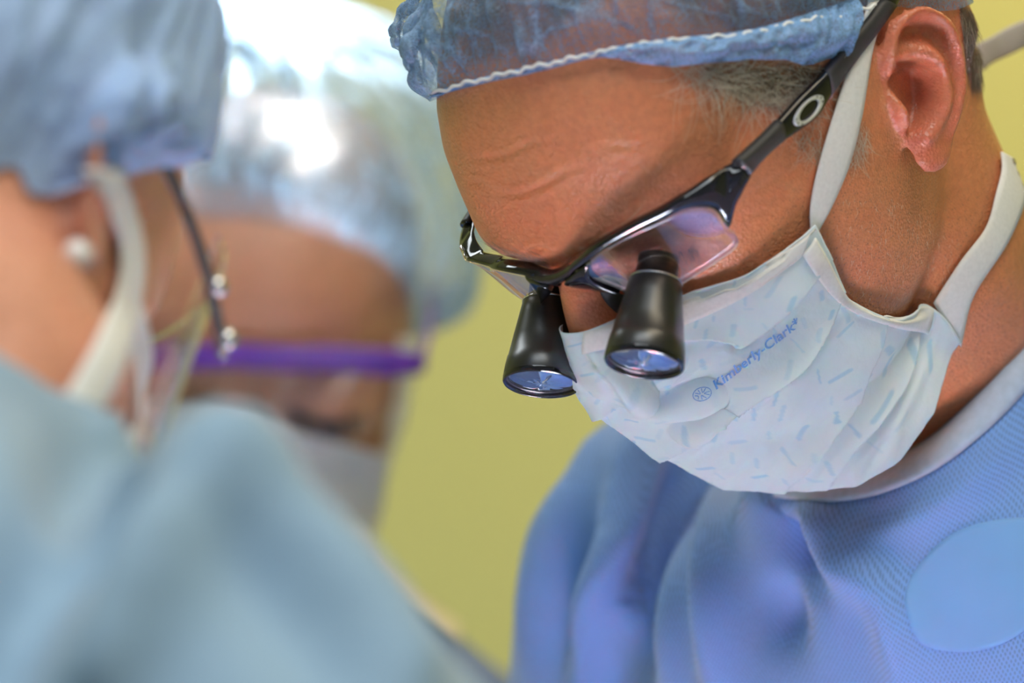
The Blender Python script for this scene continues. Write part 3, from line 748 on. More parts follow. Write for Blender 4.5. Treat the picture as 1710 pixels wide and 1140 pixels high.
def fold(P, pts, amp, w_up, w_dn, ends=True):
    """one-sided crease: cloth rises to the line from its left-hand side and drops away on the other"""
    pts = spline(pts, 40); d, t = polydist(P, pts)
    T = np.gradient(pts, axis=0); i = np.clip((t*39).round().astype(int), 0, 39)
    side_ = (T[i, 0]*(P[:, 1]-pts[i, 1])-T[i, 1]*(P[:, 0]-pts[i, 0]))
    e = (np.sin(np.pi*(t*.9+.05)).clip(0, 1)**.5) if ends else 1
    return e*amp*np.where(side_ < 0, np.exp(-(d/w_up)**1.2), np.exp(-(d/w_dn)**2)-.55*np.exp(-((d-w_dn*2.2)/(w_dn*2.0))**2)*(d < 60))
def ridge_px(P, pts, amp, sig):
    d, t = polydist(P, spline(pts, 30)); return amp*np.exp(-(d/sig)**2)*np.sin(np.pi*(t*.9+.05)).clip(0, 1)
def push_out(V, tree, gap, shape, it=3):
    for _ in range(it):
        D = np.zeros_like(V)
        for i, v in enumerate(V):
            q, n, _, dist = tree.find_nearest(Vector(v))
            sd = (Vector(v)-q).dot(n); sd = dist if sd > 0 else -dist
            if sd < gap: D[i] = np.array(n)*(gap-sd)
        V = V+D
        G = V.reshape(*shape, 3).copy()
        for _ in range(10):
            G[1:-1] = G[1:-1]*.6+(G[:-2]+G[2:])*.2; G[:, 1:-1] = G[:, 1:-1]*.6+(G[:, :-2]+G[:, 2:])*.2
        moved = np.linalg.norm(D, axis=1)
        V = np.where((moved > 0)[:, None], G.reshape(-1, 3), V*.5+G.reshape(-1, 3)*.5)
    return V
MW = push_out(MW, HB, .0035, (nu, nv), 2)
MN = normals(MW, MF)
MP = topx(MW)[:, :2]
near = (np.repeat(uu, nv) > -.15)
H = np.zeros(len(MW))
for pts, amp, wu, wd in (([(1150, 562), (1182, 557), (1215, 557), (1237, 562), (1290, 515), (1357, 458)], 3.0, 30, 5),
                         ([(1128, 750), (1155, 730), (1200, 698), (1250, 657), (1320, 612), (1345, 588), (1372, 545), (1397, 503)], 3.6, 40, 5),
                         ([(1330, 800), (1373, 747), (1415, 680), (1440, 620), (1462, 580), (1477, 545)], 2.0, 30, 5),
                         ([(1400, 790), (1427, 747), (1475, 690), (1510, 633), (1526, 585), (1531, 553)], 1.8, 25, 5),
                         ([(1055, 662), (1072, 655), (1085, 645)], 2.5, 14, 5), ([(1000, 610), (1040, 650), (1056, 666)], 1.6, 16, 6),
                         ([(985, 700), (1045, 665), (1062, 660), (1140, 625)], 2.0, 20, 7)):
    H += fold(MP, pts, amp*2.1, wu*1.15, wd)
for pts, amp, sg in (([(1250, 690), (1300, 640), (1330, 640)], 1.5, 14), ([(1480, 790), (1500, 700), (1545, 600)], 1.5, 14), ([(1440, 805), (1490, 720)], -1.2, 8),
                     ([(1180, 800), (1290, 700), (1370, 650)], 1.2, 18), ([(1270, 815), (1340, 720), (1380, 660)], -1.0, 10), ([(1110, 740), (1190, 700), (1250, 680)], 1.0, 12),
                     ([(980, 560), (1000, 620), (1010, 680)], 1.5, 12), ([(1030, 700), (1100, 690), (1180, 650)], 1.0, 12), ([(1220, 810), (1260, 770)], -1.0, 8),
                     ([(1140, 780), (1230, 720)], -.9, 8), ([(1350, 815), (1400, 740)], .9, 9), ([(990, 640), (1030, 690), (1080, 740)], -1.6, 12)):
    H += ridge_px(MP, pts, amp, sg)
H = np.where(near, H, 0)
ML = HA.l(MW)
H += .55*fbm(ML, .045, 3)+.35*fbm(ML+50, .13, 3)
MW = MW+MN*(H*.001)[:, None]
# printed dashes as a cloth colour (flat print)
Lu = np.cumsum(np.r_[0, np.linalg.norm(np.diff(MW.reshape(nu, nv, 3)[:, nv//2], axis=0), axis=1)])*1000
Lv_ = np.linspace(0, 160, nv)
X, Y = np.repeat(Lu, nv), np.tile(Lv_, nu); pr = np.zeros(nu*nv); rng = np.random.default_rng(3)
for gx in np.arange(0, Lu[-1], 13.0):
    for gy in np.arange(0, 160, 13.5):
        cx, cy = gx+rng.uniform(-4, 4), gy+rng.uniform(-4, 4); an = rng.choice([0.15, 0.95, 1.25])+rng.normal(0, .12); ln = rng.uniform(2.0, 4.4)
        m = (np.abs(X-cx) < 8) & (np.abs(Y-cy) < 8); dx, dy = X[m]-cx, Y[m]-cy
        a_, b_ = dx*math.cos(an)-dy*math.sin(an), dx*math.sin(an)+dy*math.cos(an)
        d = np.hypot((np.abs(a_)-ln).clip(0, 9), b_); pr[m] = np.maximum(pr[m], (1-sstep(.55, 1.35, d))*rng.uniform(.2, .95))
MASKM, nt, p = mat('mask_cloth')
at = N(nt, 'ShaderNodeAttribute', attribute_name='print'); g = N(nt, 'ShaderNodeTexCoord').outputs['Object']
n1 = N(nt, 'ShaderNodeTexNoise'); n1.inputs['Scale'].default_value = 900; nt.links.new(g, n1.inputs['Vector'])
n2 = N(nt, 'ShaderNodeTexNoise'); n2.inputs['Scale'].default_value = 30; nt.links.new(g, n2.inputs['Vector'])
c = mixc(nt, at.outputs['Fac'], ramp(nt, n2.outputs[0], [(.35, (.72, .82, .90)), (.65, (.80, .87, .92))]), (.46, .68, .84))
nt.links.new(c, p.inputs['Base Color']); p.inputs['Roughness'].default_value = .8; p.inputs['Specular IOR Level'].default_value = .2
p.inputs['Subsurface Weight'].default_value = .15; p.inputs['Subsurface Scale'].default_value = .003
nt.links.new(bump(nt, n1.outputs[0], .25, .0004), p.inputs['Normal'])
WHITE = plain('white_nonwoven', (.80, .80, .78), .85, spec=.2, noise_amt=.04, nscale=700)
mk = empty('surgical_mask', HA.w((0, 110, -60))[0])
tag(mk, 'pleated surgical mask printed with light blue dashes, on the man in loupe glasses', 'mask', 'masks of the surgical team')
V, F = thicken(MW, MF, .0006, MN)
body = link_mesh('mask_body', V, F, MASKM, mk)
ca = body.data.attributes.new('print', 'FLOAT', 'POINT'); ca.data.foreach_set('value', np.r_[pr, pr*0].astype(np.float32))
MBV = bvh(MW, MF)
def strip(name, A, B, n, tree, off, m, parent, k=7, bulge=.0006, th=.0007, ntree=None):
    a, b = ribbon_pairs(A, B, n); P = []; 
    for i in range(n):
        for j in range(k):
            t_ = j/(k-1); q = a[i]+(b[i]-a[i])*t_; h, nn = hit(tree, *q)
            if nn@(h-CAM) > 0: nn = -nn
            P.append(h+nn*(off+bulge*math.sin(math.pi*t_)))
    P = np.array(P); G = P.reshape(n, k, 3)
    for _ in range(6):                                            # let the tape bridge small dips
        G[1:-1] = G[1:-1]*.5+(G[:-2]+G[2:])*.25
    P = G.reshape(-1, 3); Fs = grid_faces(n, k); Nn = normals(P, Fs)
    if (Nn*(CAM-P)).sum(1).mean() < 0: Fs = [f[::-1] for f in Fs]; Nn = -Nn
    V, F = thicken(P, Fs, th, Nn); return link_mesh(name, V, F, m, parent)
strip('top_binding', [(978, 546), (1030, 529), (1140, 493), (1235, 448), (1320, 392), (1350, 370)], [(975, 590), (1050, 572), (1140, 541), (1245, 493), (1318, 442), (1338, 425)], 60, MBV, .0012, WHITE, mk)
strip('side_binding', [(1338, 425), (1362, 462), (1392, 497), (1430, 524), (1490, 545), (1550, 556)], [(1360, 396), (1382, 435), (1411, 488), (1446, 511), (1500, 514), (1560, 503)], 40, MBV, .0011, WHITE, mk)
strip('ear_tie', [(1346, 378), (1348, 335), (1362, 270), (1385, 192), (1410, 112), (1432, 40), (1450, -25)], [(1352, 398), (1384, 340), (1413, 270), (1433, 190), (1447, 100), (1464, 30), (1478, -25)], 60, HB, .0022, WHITE, mk)
strip('neck_tie', [(1555, 503), (1600, 432), (1640, 380), (1656, 325), (1666, 285), (1664, 256)], [(1600, 574), (1620, 492), (1672, 412), (1702, 345), (1708, 312), (1701, 284)], 50, HB, .0022, WHITE, mk)

MP2 = None
# collar tape and round patch on the gown
def ring_strip(name, pts_in, pts_out, n, tree, off, m, parent, k=7): return strip(name, pts_in, pts_out, n, tree, off, m, parent, k)
strip('collar', [(1735, 505), (1710, 548), (1660, 620), (1600, 690), (1540, 741), (1480, 776), (1430, 798), (1370, 812), (1300, 816)],
      [(1770, 570), (1735, 625), (1680, 690), (1615, 750), (1550, 793), (1480, 824), (1420, 838), (1360, 840), (1295, 832)], 60, GB, .0012, BINDING, gownA, bulge=.0016)
def disc_on(name, outline, center, tree, off, m, parent, no=90, nr=14):
    ol = spline(outline, no, True); c = np.array(center, float); P = (c+np.linspace(.02, 1, nr)[None, :, None]*(ol[:, None]-c)).reshape(-1, 2)
    Q = []
    for q in P:
        h_, n_ = hit(tree, *q); n_ = n_ if n_@(h_-CAM) < 0 else -n_; Q.append(h_+n_*off)
    Fs = grid_faces(no, nr, True)+[tuple(i*nr for i in range(no))[::-1]]; Q = np.array(Q); Nq = normals(Q, Fs)
    if (Nq*(CAM-Q)).sum(1).mean() < 0: Fs = [f[::-1] for f in Fs]; Nq = -Nq
    V, F = thicken(Q, Fs, .0005, Nq); return link_mesh(name, V, F, m, parent)
PATCH = gown_mat('light_blue_patch', (.17, .37, .74), False)
o = disc_on('round_patch', [(1511, 1003), (1530, 950), (1585, 895), (1654, 870), (1730, 868), (1775, 905), (1770, 980), (1720, 1045), (1660, 1080), (1593, 1088), (1535, 1070)], (1640, 975), GB, .0004, PATCH, gownA)
o['label'] = 'lighter blue round patch'

# ------------------------------------------------------------------ printed words on the mask
def print_text(body, p0, p1, cap, shear, m, parent, name, offset=.0):
    cu = bpy.data.curves.new('t', 'FONT'); cu.body = body; cu.size = 1.0; cu.offset = offset; cu.resolution_u = 4; cu.space_character = 1.02
    o = bpy.data.objects.new('t', cu); COL.objects.link(o)
    dg = bpy.context.evaluated_depsgraph_get(); me = bpy.data.meshes.new_from_object(o.evaluated_get(dg))
    bm = bmesh.new(); bm.from_mesh(me); bmesh.ops.triangulate(bm, faces=bm.faces); bmesh.ops.subdivide_edges(bm, edges=bm.edges, cuts=1)
    V = np.array([v.co for v in bm.verts]); bm.verts.index_update(); F = [tuple(v.index for v in f.verts) for f in bm.faces]; bm.free()
    bpy.data.objects.remove(o); bpy.data.curves.remove(cu); bpy.data.meshes.remove(me)
    x0, x1 = V[:, 0].min(), V[:, 0].max(); p0, p1 = np.array(p0, float), np.array(p1, float); bx = (p1-p0)/(x1-x0); by = np.array(shear)*cap/.7
    Q = []
    for v in V:
        q = p0+bx*(v[0]-x0)+by*v[1]; h_, n_ = hit(MBV, *q); n_ = n_ if n_@(h_-CAM) < 0 else -n_; Q.append(h_+n_*.00035)
    return link_mesh(name, np.array(Q), F, m, parent, smooth=False)
INK = plain('blue_ink', (.15, .34, .68), .7, spec=.2, noise_amt=.15, nscale=900)
print_text('Kimberly-Clark*', (1196, 650), (1336, 542), 14.5, (-.42, -.93), INK, mk, 'printed_lettering', .022)
mb = MB()
def ink_line(pts, w):
    P = spline(pts, max(8, 4*len(pts))); T = np.gradient(P, axis=0); T /= np.linalg.norm(T, axis=1, keepdims=True); Nl = np.c_[-T[:, 1], T[:, 0]]*w
    Q = []
    for a_, b_ in zip(P-Nl, P+Nl):
        for q in (a_, b_):
            h_, n_ = hit(MBV, *q); n_ = n_ if n_@(h_-CAM) < 0 else -n_; Q.append(h_+n_*.0003)
    mb.add(Q, [(2*i, 2*i+1, 2*i+3, 2*i+2) for i in range(len(P)-1)])
cx, cy = 1172.5, 657.5; e1, e2 = np.array([.93, -.28]), np.array([.25, .95])
def lp(a_, b_): return tuple(np.array([cx, cy])+e1*16*a_+e2*10.8*b_)
ink_line([lp(math.cos(t), math.sin(t)) for t in np.linspace(0, 2*math.pi, 26)], .7)
for seg in ([(-.8, -.05), (-.45, .15), (-.55, .6)], [(-.3, -.75), (-.2, -.1), (-.7, -.45)], [(.1, -.85), (.1, -.2), (.55, -.7)], [(.85, -.1), (.25, .0), (.75, .45)], [(-.15, .85), (-.1, .2), (.35, .75)]):
    ink_line([lp(*q) for q in seg], .7)
link_mesh('printed_emblem', *mb.get(), INK, mk, smooth=False)

# ------------------------------------------------------------------ caps
def cap_mat(name, col, a0, a1, rough=.55, spec=.3, rim=.45):
    m = bpy.data.materials.new(name); m.use_nodes = True; nt = m.node_tree; p = nt.nodes['Principled BSDF']; out = nt.nodes['Material Output']
    g = N(nt, 'ShaderNodeTexCoord').outputs['Object']
    v = N(nt, 'ShaderNodeTexVoronoi', feature='DISTANCE_TO_EDGE'); v.inputs['Scale'].default_value = 800
    w = N(nt, 'ShaderNodeTexNoise'); w.inputs['Scale'].default_value = 200; w.inputs['Detail'].default_value = 5; nt.links.new(g, w.inputs['Vector'])
    mixv = mixc(nt, .006, g, w.outputs['Color'], 'ADD'); nt.links.new(mixv, v.inputs['Vector'])
    v2 = N(nt, 'ShaderNodeTexVoronoi', feature='DISTANCE_TO_EDGE'); v2.inputs['Scale'].default_value = 360; nt.links.new(mixv, v2.inputs['Vector'])
    f1 = ramp(nt, v.outputs['Distance'], [(.0, (1, 1, 1)), (.10, (0, 0, 0))]); f2 = ramp(nt, v2.outputs['Distance'], [(.0, (1, 1, 1)), (.06, (0, 0, 0))])
    fib = mixc(nt, 1.0, f1, f2, 'LIGHTEN')
    c = np.array(col)
    nt.links.new(mixc(nt, fib, tuple(c), tuple((c*1.35).clip(0, 1))), p.inputs['Base Color'])
    p.inputs['Roughness'].default_value = rough; p.inputs['Specular IOR Level'].default_value = spec
    tl = N(nt, 'ShaderNodeBsdfTranslucent'); tl.inputs[0].default_value = (*(c*1.1).clip(0, 1), 1)
    mx = N(nt, 'ShaderNodeMixShader', _0=.3); nt.links.new(p.outputs[0], mx.inputs[1]); nt.links.new(tl.outputs[0], mx.inputs[2])
    tr = N(nt, 'ShaderNodeBsdfTransparent'); lw = N(nt, 'ShaderNodeLayerWeight', _0=.35)
    al = N(nt, 'ShaderNodeMapRange'); nt.links.new(fib, al.inputs[0]); al.inputs[3].default_value = a0; al.inputs[4].default_value = a1
    sm = N(nt, 'ShaderNodeMath', operation='MULTIPLY_ADD', use_clamp=True); nt.links.new(lw.outputs['Facing'], sm.inputs[0]); sm.inputs[1].default_value = rim
    ply = N(nt, 'ShaderNodeAttribute', attribute_name='ply'); pa = N(nt, 'ShaderNodeMath', operation='MULTIPLY_ADD'); nt.links.new(ply.outputs['Fac'], pa.inputs[0]); pa.inputs[1].default_value = .42
    nt.links.new(al.outputs[0], pa.inputs[2]); nt.links.new(pa.outputs[0], sm.inputs[2])
    mx2 = N(nt, 'ShaderNodeMixShader'); nt.links.new(sm.outputs[0], mx2.inputs[0]); nt.links.new(tr.outputs[0], mx2.inputs[1]); nt.links.new(mx.outputs[0], mx2.inputs[2])
    nt.links.new(mx2.outputs[0], out.inputs[0])
    return m
def make_cap(h, tree, edge, puff, na=400, nt_=110, seed=0, fold=2.2, crumple=2.6, bulges=(), rc=108, off0=2.0):
    """edge: (azimuth deg, height mm) list, azimuth 0 = brow, + = the wearer's left; puff(az,t) mm"""
    c0 = np.array([0, -5, 45.]); az = np.linspace(-180, 180, na, endpoint=False)
    e = np.array(sorted(edge)); x = np.r_[e[:, 0]-360, e[:, 0], e[:, 0]+360]; y = np.tile(e[:, 1], 3)
    ze = np.interp(az, x, y)
    for _ in range(6): ze = (np.roll(ze, 1)+2*ze+np.roll(ze, -1))/4
    T = np.linspace(0, 1, nt_)**1.15; P = np.zeros((na, nt_, 3)); K = np.zeros((na, nt_))
    def rad(d):
        q = tree.ray_cast(Vector(h.w(c0)[0]), Vector(h.d(d)).normalized())
        return min(np.linalg.norm(h.l(q[0])[0]-c0), rc) if q[0] is not None else 95
    A = np.radians(az); el_e = []
    for a_, z in zip(A, ze):
        el = math.atan2(z-45, 95)
        for _ in range(4):
            d = np.array([math.sin(a_)*math.cos(el), math.cos(a_)*math.cos(el), math.sin(el)]); r = rad(d); el = math.asin(np.clip((z-45)/r, -.99, .99))
        el_e.append(el)
    PLY = np.zeros((na, nt_))
    R = np.zeros((na, nt_)); D = np.zeros((na, nt_, 3))
    for i in range(na):
        for j in range(nt_):
            el = el_e[i]+(math.pi/2-el_e[i])*T[j]; D[i, j] = (math.sin(A[i])*math.cos(el), math.cos(A[i])*math.cos(el), math.sin(el))
            R[i, j] = rad(D[i, j]) if j % 3 == 0 else np.nan
    for i in range(na):
        k = np.where(~np.isnan(R[i]))[0]; R[i] = np.interp(np.arange(nt_), k, R[i][k])
    for i in range(na):
        for j in range(nt_):
            t = T[j]; q = Vector((math.sin(A[i])*3.2+seed, math.cos(A[i])*3.2, t*2.2))
            n1 = noise.noise(Vector((az[i]*.17+seed*7, t*1.6+seed, 0)))*.6+noise.noise(Vector((az[i]*.4+seed*3, t*3, 5)))*.45
            n1 = 1-abs(n1)*2.6
            n2 = noise.ridged_multi_fractal(q*1.5, 1, 2, 4, 1, 2)-1.0
            w1 = noise.noise(Vector((az[i]*.115+seed*5+.5*math.sin(t*9+az[i]*.05), t*1.3, 1.7))); w2 = noise.noise(Vector((az[i]*.06+t*5, t*4-az[i]*.03+seed, 4.1))); w3 = noise.noise(Vector((az[i]*.33+seed, t*2.2, 9.3)))
            pl_ = math.exp(-(w1/.05)**2)*.9+math.exp(-(w2/.035)**2)*.8+math.exp(-(w3/.10)**2)*.8*math.exp(-t*7)
            PLY[i, j] = min(1, pl_*min(1, t*14))
            K[i, j] = 1.1*PLY[i, j]+off0+puff(az[i], t)+fold*n1*min(1, t*12)*math.exp(-t*3.2)+crumple*n2*min(1, t*6)
    P = c0+D*(R+K)[:, :, None]
    V = h.w(P.reshape(-1, 3)); F = grid_faces(na, nt_, True)+[tuple(i*nt_+nt_-1 for i in range(na))]
    Nn = normals(V, F)
    if ((V-h.w(c0))*Nn).sum() < 0: F = [f[::-1] for f in F]; Nn = -Nn
    for q, sg, amp in bulges:
        w = np.exp(-(((topx(V)[:, :2]-np.array(q))/np.array(sg))**2).sum(1)); V = V+(Nn*(w*amp*.001)[:, None])
    return V, F, PLY.ravel(), az
EL_PX = [(724, 160), (760, 148), (800, 136), (850, 124), (900, 112), (950, 101), (1000, 90), (1060, 79), (1100, 73), (1150, 67), (1233, 58), (1283, 45), (1333, 34), (1400, 24), (1445, 8)]
EH = HA.l(np.array([hit(HB, *q)[0] for q in EL_PX]))
edgeA = [(math.degrees(math.atan2(p[0], p[1]+5)), p[2]) for p in EH]
a0 = edgeA[0][0]
edgeA += [(-a, b) for a, b in edgeA if -a < a0-4]+[(100, 30), (112, 16), (125, 2), (145, -14), (180, -22), (-115, 42), (-140, 10)]
CAP_A = cap_mat('blue_bouffant_cloth', (.23, .37, .58), .14, .50)
V, F, PA, azA = make_cap(HA, HB, edgeA, lambda a, t: 6*sstep(0, .25, np.array(t))+6*sstep(.2, .7, np.array(t)), 520, 130, 1.7, 4.2, 4.0, bulges=(((660, 60), (45, 60), 11), ((700, 140), (30, 26), 4)))
capA = link_mesh('bouffant_cap', V, F, CAP_A, loc=HA.w((0, 0, 100))[0]); capA.data.attributes.new('ply', 'FLOAT', 'POINT').data.foreach_set('value', PA.astype(np.float32))
tag(capA, 'blue see-through bouffant surgical cap with white elastic edge, on the sharp man in loupe glasses', 'cap', 'bouffant caps of the surgical team')
THREAD = plain('white_elastic', (.82, .84, .84), .8, spec=.2)
mb = MB(); Q = spline(EL_PX, 220); W3 = np.array([hit(HB, *q)[0] for q in Q]); n_ = np.array([hit(HB, *q)[1] for q in Q])
wob = np.sin(np.arange(220)*.9)*.00045+np.sin(np.arange(220)*.37)*.0004
W3 = W3+n_*.0042+(HA.R[:, 2])[None]*wob[:, None]
mb.tube(W3[4:], .00062, 8); link_mesh('elastic', *mb.get(), THREAD, capA)
rf_in = [(722, 158), (800, 133), (900, 109), (1000, 86), (1060, 74), (1150, 62), (1233, 52), (1300, 34), (1360, 16), (1420, -5)]
rf_out = [(727, 166), (800, 143), (900, 121), (1000, 98), (1060, 106), (1123, 111), (1210, 102), (1290, 97), (1340, 108), (1402, 92)]
a_, b_ = ribbon_pairs(rf_in, rf_out, 200); P = []
k = 14; 
for i in range(200):
    for j in range(k):
        t = j/(k-1); q = a_[i]+(b_[i]-a_[i])*t; h_, nn = hit(HB, *q)
        P.append(h_+nn*(.0032+.0042*math.sin(t*math.pi)*sstep(40, 110, np.array(i))+(.0022+.004*(i/200)**2)*noise.noise(Vector((i*.09, t*2.6, 3)))*t+(.0016+.002*i/200)*noise.noise(Vector((i*.3, t*4, 8)))))
P = np.array(P).reshape(200, k, 3)
for _ in range(3): P[1:-1] = P[1:-1]*.6+(P[:-2]+P[2:])*.2
P = P.reshape(-1, 3); Fs = grid_faces(200, k)
link_mesh('ruffle', P, Fs, cap_mat('blue_ruffle_cloth', (.22, .42, .72), .62, .95), capA)

# ------------------------------------------------------------------ the two colleagues at the left
def fit_head(R, local, px, d):
    h = Head(R, (0, 0, 0)); h.o = pt(px[0], px[1], d)-h.w(local)[0]; return h
def colleague_head(h, neck, radii, ear, voxel, m):
    mb = MB(); head_parts(mb); V, F = mb.get(); out = MB().add(h.w(V), F)
    if ear:
        L = HA.l(EARV)*np.array([ear, 1, 1]); out.add(h.w(L), EARF if ear > 0 else [f[::-1] for f in EARF])
    P = spline(neck, 14); out.tube(P, np.interp(np.linspace(0, 1, 14), np.linspace(0, 1, len(radii)), radii)*.001, 32)
    V, F = out.get(); V, F, E = remesh(V, F, voxel, 3)
    V = h.w(face_features(h.l(V))); L = h.l(V)
    V = lap(V, E, 6, .5, np.where((np.abs(L[:, 0]) > 62) & (np.abs(L[:, 2]) < 50), 0.0, 1.0))
    return V, F
def simple_mask(h, tree, n=81, gap=.004):
    cv, sv = spline(CEN, n), spline(np.array([(70, 42, -6), (66, 38, -30), (62, 30, -55), (58, 16, -75), (52, 5, -88)]), n)
    u_, v_ = np.linspace(-1, 1, n), np.linspace(0, 1, n); M = np.zeros((n, n, 3))
    for i, u in enumerate(u_):
        a_ = abs(u); p_ = 1.3+.7*v_
        M[i, :, 0] = math.copysign(1, u)*sv[:, 0]*a_**.92; M[i, :, 1] = cv[:, 1]+(sv[:, 1]-cv[:, 1])*a_**p_; M[i, :, 2] = cv[:, 2]+(sv[:, 2]-cv[:, 2])*a_**1.35
        M[i, :, 1] += 1.6*np.abs(((v_*4) % 1)-.5)*(1-a_)
    V = push_out(h.w(M.reshape(-1, 3)), tree, gap, (n, n), 2); F = grid_faces(n, n); Nn = normals(V, F)
    if ((V-h.w((0, 40, -50)))*Nn).sum() < 0: F = [f[::-1] for f in F]; Nn = -Nn
    return V, F, Nn
def top_edge(V, cols, tol=8):
    q = topx(V); out = []
    for x in cols:
        m = np.where(np.abs(q[:, 0]-x) < tol)[0]; out.append(m[np.argmin(q[m, 1])])
    return out
# --- C: facing the camera behind
HC = fit_head(pose(6, 27, -3), (0, 97, 30), (388, 642), 2.06)
SKIN_C = skin_mat('brown_skin', (0.60, 0.285, 0.18), sss=.1)
V, F = colleague_head(HC, [HC.w((0, -22, 5))[0], HC.w((0, -40, -50))[0], pt(425, 940, 2.16), pt(410, 1130, 2.20)], [56, 50, 50, 58], 0, .0028, SKIN_C)
personC = link_mesh('person', V, F, SKIN_C)
EDGE_C = [(0, 109), (15, 107), (30, 100), (45, 86), (60, 64), (72, 38), (85, 10), (110, -5), (140, -25), (180, -30), (-25, 107), (-45, 100), (-60, 84), (-72, 60), (-85, 22), (-110, -5), (-140, -25)]
L = HC.l(V); e_ = np.array(sorted(EDGE_C)); sc_ = sstep(2, 14, L[:, 2]-np.interp(np.degrees(np.arctan2(L[:, 0], L[:, 1]+5)), e_[:, 0], e_[:, 1]))
personC.data.attributes.new('scalp', 'FLOAT', 'POINT').data.foreach_set('value', (sc_*.97).astype(np.float32))
CVv, CF = V, F; CB = bvh(V, F)
BC = Body(pt(430, 1110, 2.20), 8, 12)
mb = MB(); torso_parts(mb, BC); V, F = mb.get(); V, F, E = remesh(V, F, .007, 8)
cols = [(660, 985), (700, 1015), (750, 1050), (800, 1092), (840, 1125)]
ii = top_edge(V, [c[0] for c in cols]); V = warp_px(V, [(V[i], c) for i, c in zip(ii, cols)], BC.w([(0, 0, -300), (-190, 0, -90), (0, 120, -120), (0, -120, -120), (150, 0, -450)]), 0)
gownC = link_mesh('gown', V, F, gown_mat('dark_blue_gown_cloth', (.07, .16, .42), False), personC); GCB = bvh(V, F)
CREAM = plain('cream_collar', (.78, .74, .60), .8, spec=.2)
strip('collar', [(606, 938), (624, 958), (655, 985), (700, 1010), (760, 1048)], [(596, 985), (612, 1008), (645, 1030), (695, 1052), (752, 1087)], 30, GCB, .006, CREAM, gownC)
V, F, P_, a_ = make_cap(HC, CB, EDGE_C,
    lambda a, t: 19*sstep(0, .22, np.array(t))+24*sstep(.1, .7, np.array(t)), 260, 70, 4.3, 7.0, 5.5, bulges=(((770, 520), (50, 110), 8), ((430, 30), (160, 60), 8)))
CAP_C = cap_mat('glossy_blue_bouffant_cloth', (.40, .62, .92), .08, .42, .25, .8, .75)
capC = link_mesh('bouffant_cap', V, F, CAP_C, loc=HC.w((0, 0, 90))[0]); capC.data.attributes.new('ply', 'FLOAT', 'POINT').data.foreach_set('value', P_.astype(np.float32))
V, F, Nn = simple_mask(HC, CB)
def near_v(V, h, local): return V[np.argmin(((V-h.w(local)[0])**2).sum(1))]
mcl = [(V[40*81], (375, 692)), (V[80*81], (652, 765)), (V[60*81], (520, 722)), (V[40*81+80], (500, 930)), (V[80*81+80], (606, 915)), (V[80*81+40], (640, 840)), (V[40*81+30], (372, 760))]
V = warp_px(V, mcl, [V[0], V[80]]); V = push_out(V, CB, .007, (81, 81), 7); V, F = thicken(V, F, .0008, Nn)
MASK2 = plain('pale_lilac_mask_cloth', (.74, .74, .80), .8, spec=.2)
mkC = link_mesh('surgical_mask', V, F, MASK2)
strip('ear_tie', [(648, 560), (648, 640), (636, 700), (622, 765)], [(680, 560), (682, 650), (672, 720), (655, 790)], 24, CB, .006, WHITE, mkC)
PURPLE = plain('purple_plastic', (.13, .035, .36), .35, nscale=20)
pgl = empty('safety_glasses', HC.w((0, 80, 30))[0])
xs = np.linspace(-74, 74, 61); bar = np.c_[xs, 114-xs**2/210, 46-xs*.0]
def cw(P): 
    V = HC.w(P); src = [HC.w((x, 114-x*x/210, 46))[0] for x in (-70, 0, 40, 70)]
    return warp_px(V, list(zip(src, [(150, 583), (385, 592), (560, 598), (694, 610)])), HC.w([(0, 80, -40), (60, 0, 40), (-60, 0, 40)]))
mb = MB(); mb.tube(bar, None, 12, True, (np.full(61, 2.2), np.interp(np.abs(xs), [0, 60, 74], [7.4, 7.8, 6.0])), up=np.tile([0, .15, 1], (61, 1)))
V, F = fixn(*mb.get()); link_mesh('brow_bar', cw(V), F, PURPLE, pgl)
for sx in (1, -1):
    P = spline([(73*sx, 86, 46), (79*sx, 50, 46), (81*sx, 10, 42), (81*sx, -15, 36)], 16); mb = MB(); mb.tube(P, None, 10, True, (np.full(16, 1.6), np.full(16, 3.6)), up=np.tile([0, 0, 1], (16, 1)))
    V, F = fixn(*mb.get()); link_mesh('temple', cw(V), F, PURPLE, pgl)
CLEARV = lens_glass('clear_visor_plastic', (.97, .97, .97), .01)
P = []; 
for x in np.linspace(-68, 68, 41):
    for j in range(14):
        t = j/13; P.append((x*(1-.10*t*t), 112-x*x/210-5*t, 43-(46-12*abs(x/68)**3)*t*1.0))
Fs = grid_faces(41, 14); V = cw(np.array(P)); V, F = thicken(V, Fs, .0016); V, F = fixn(V, F); link_mesh('lens', V, F, CLEARV, pgl)
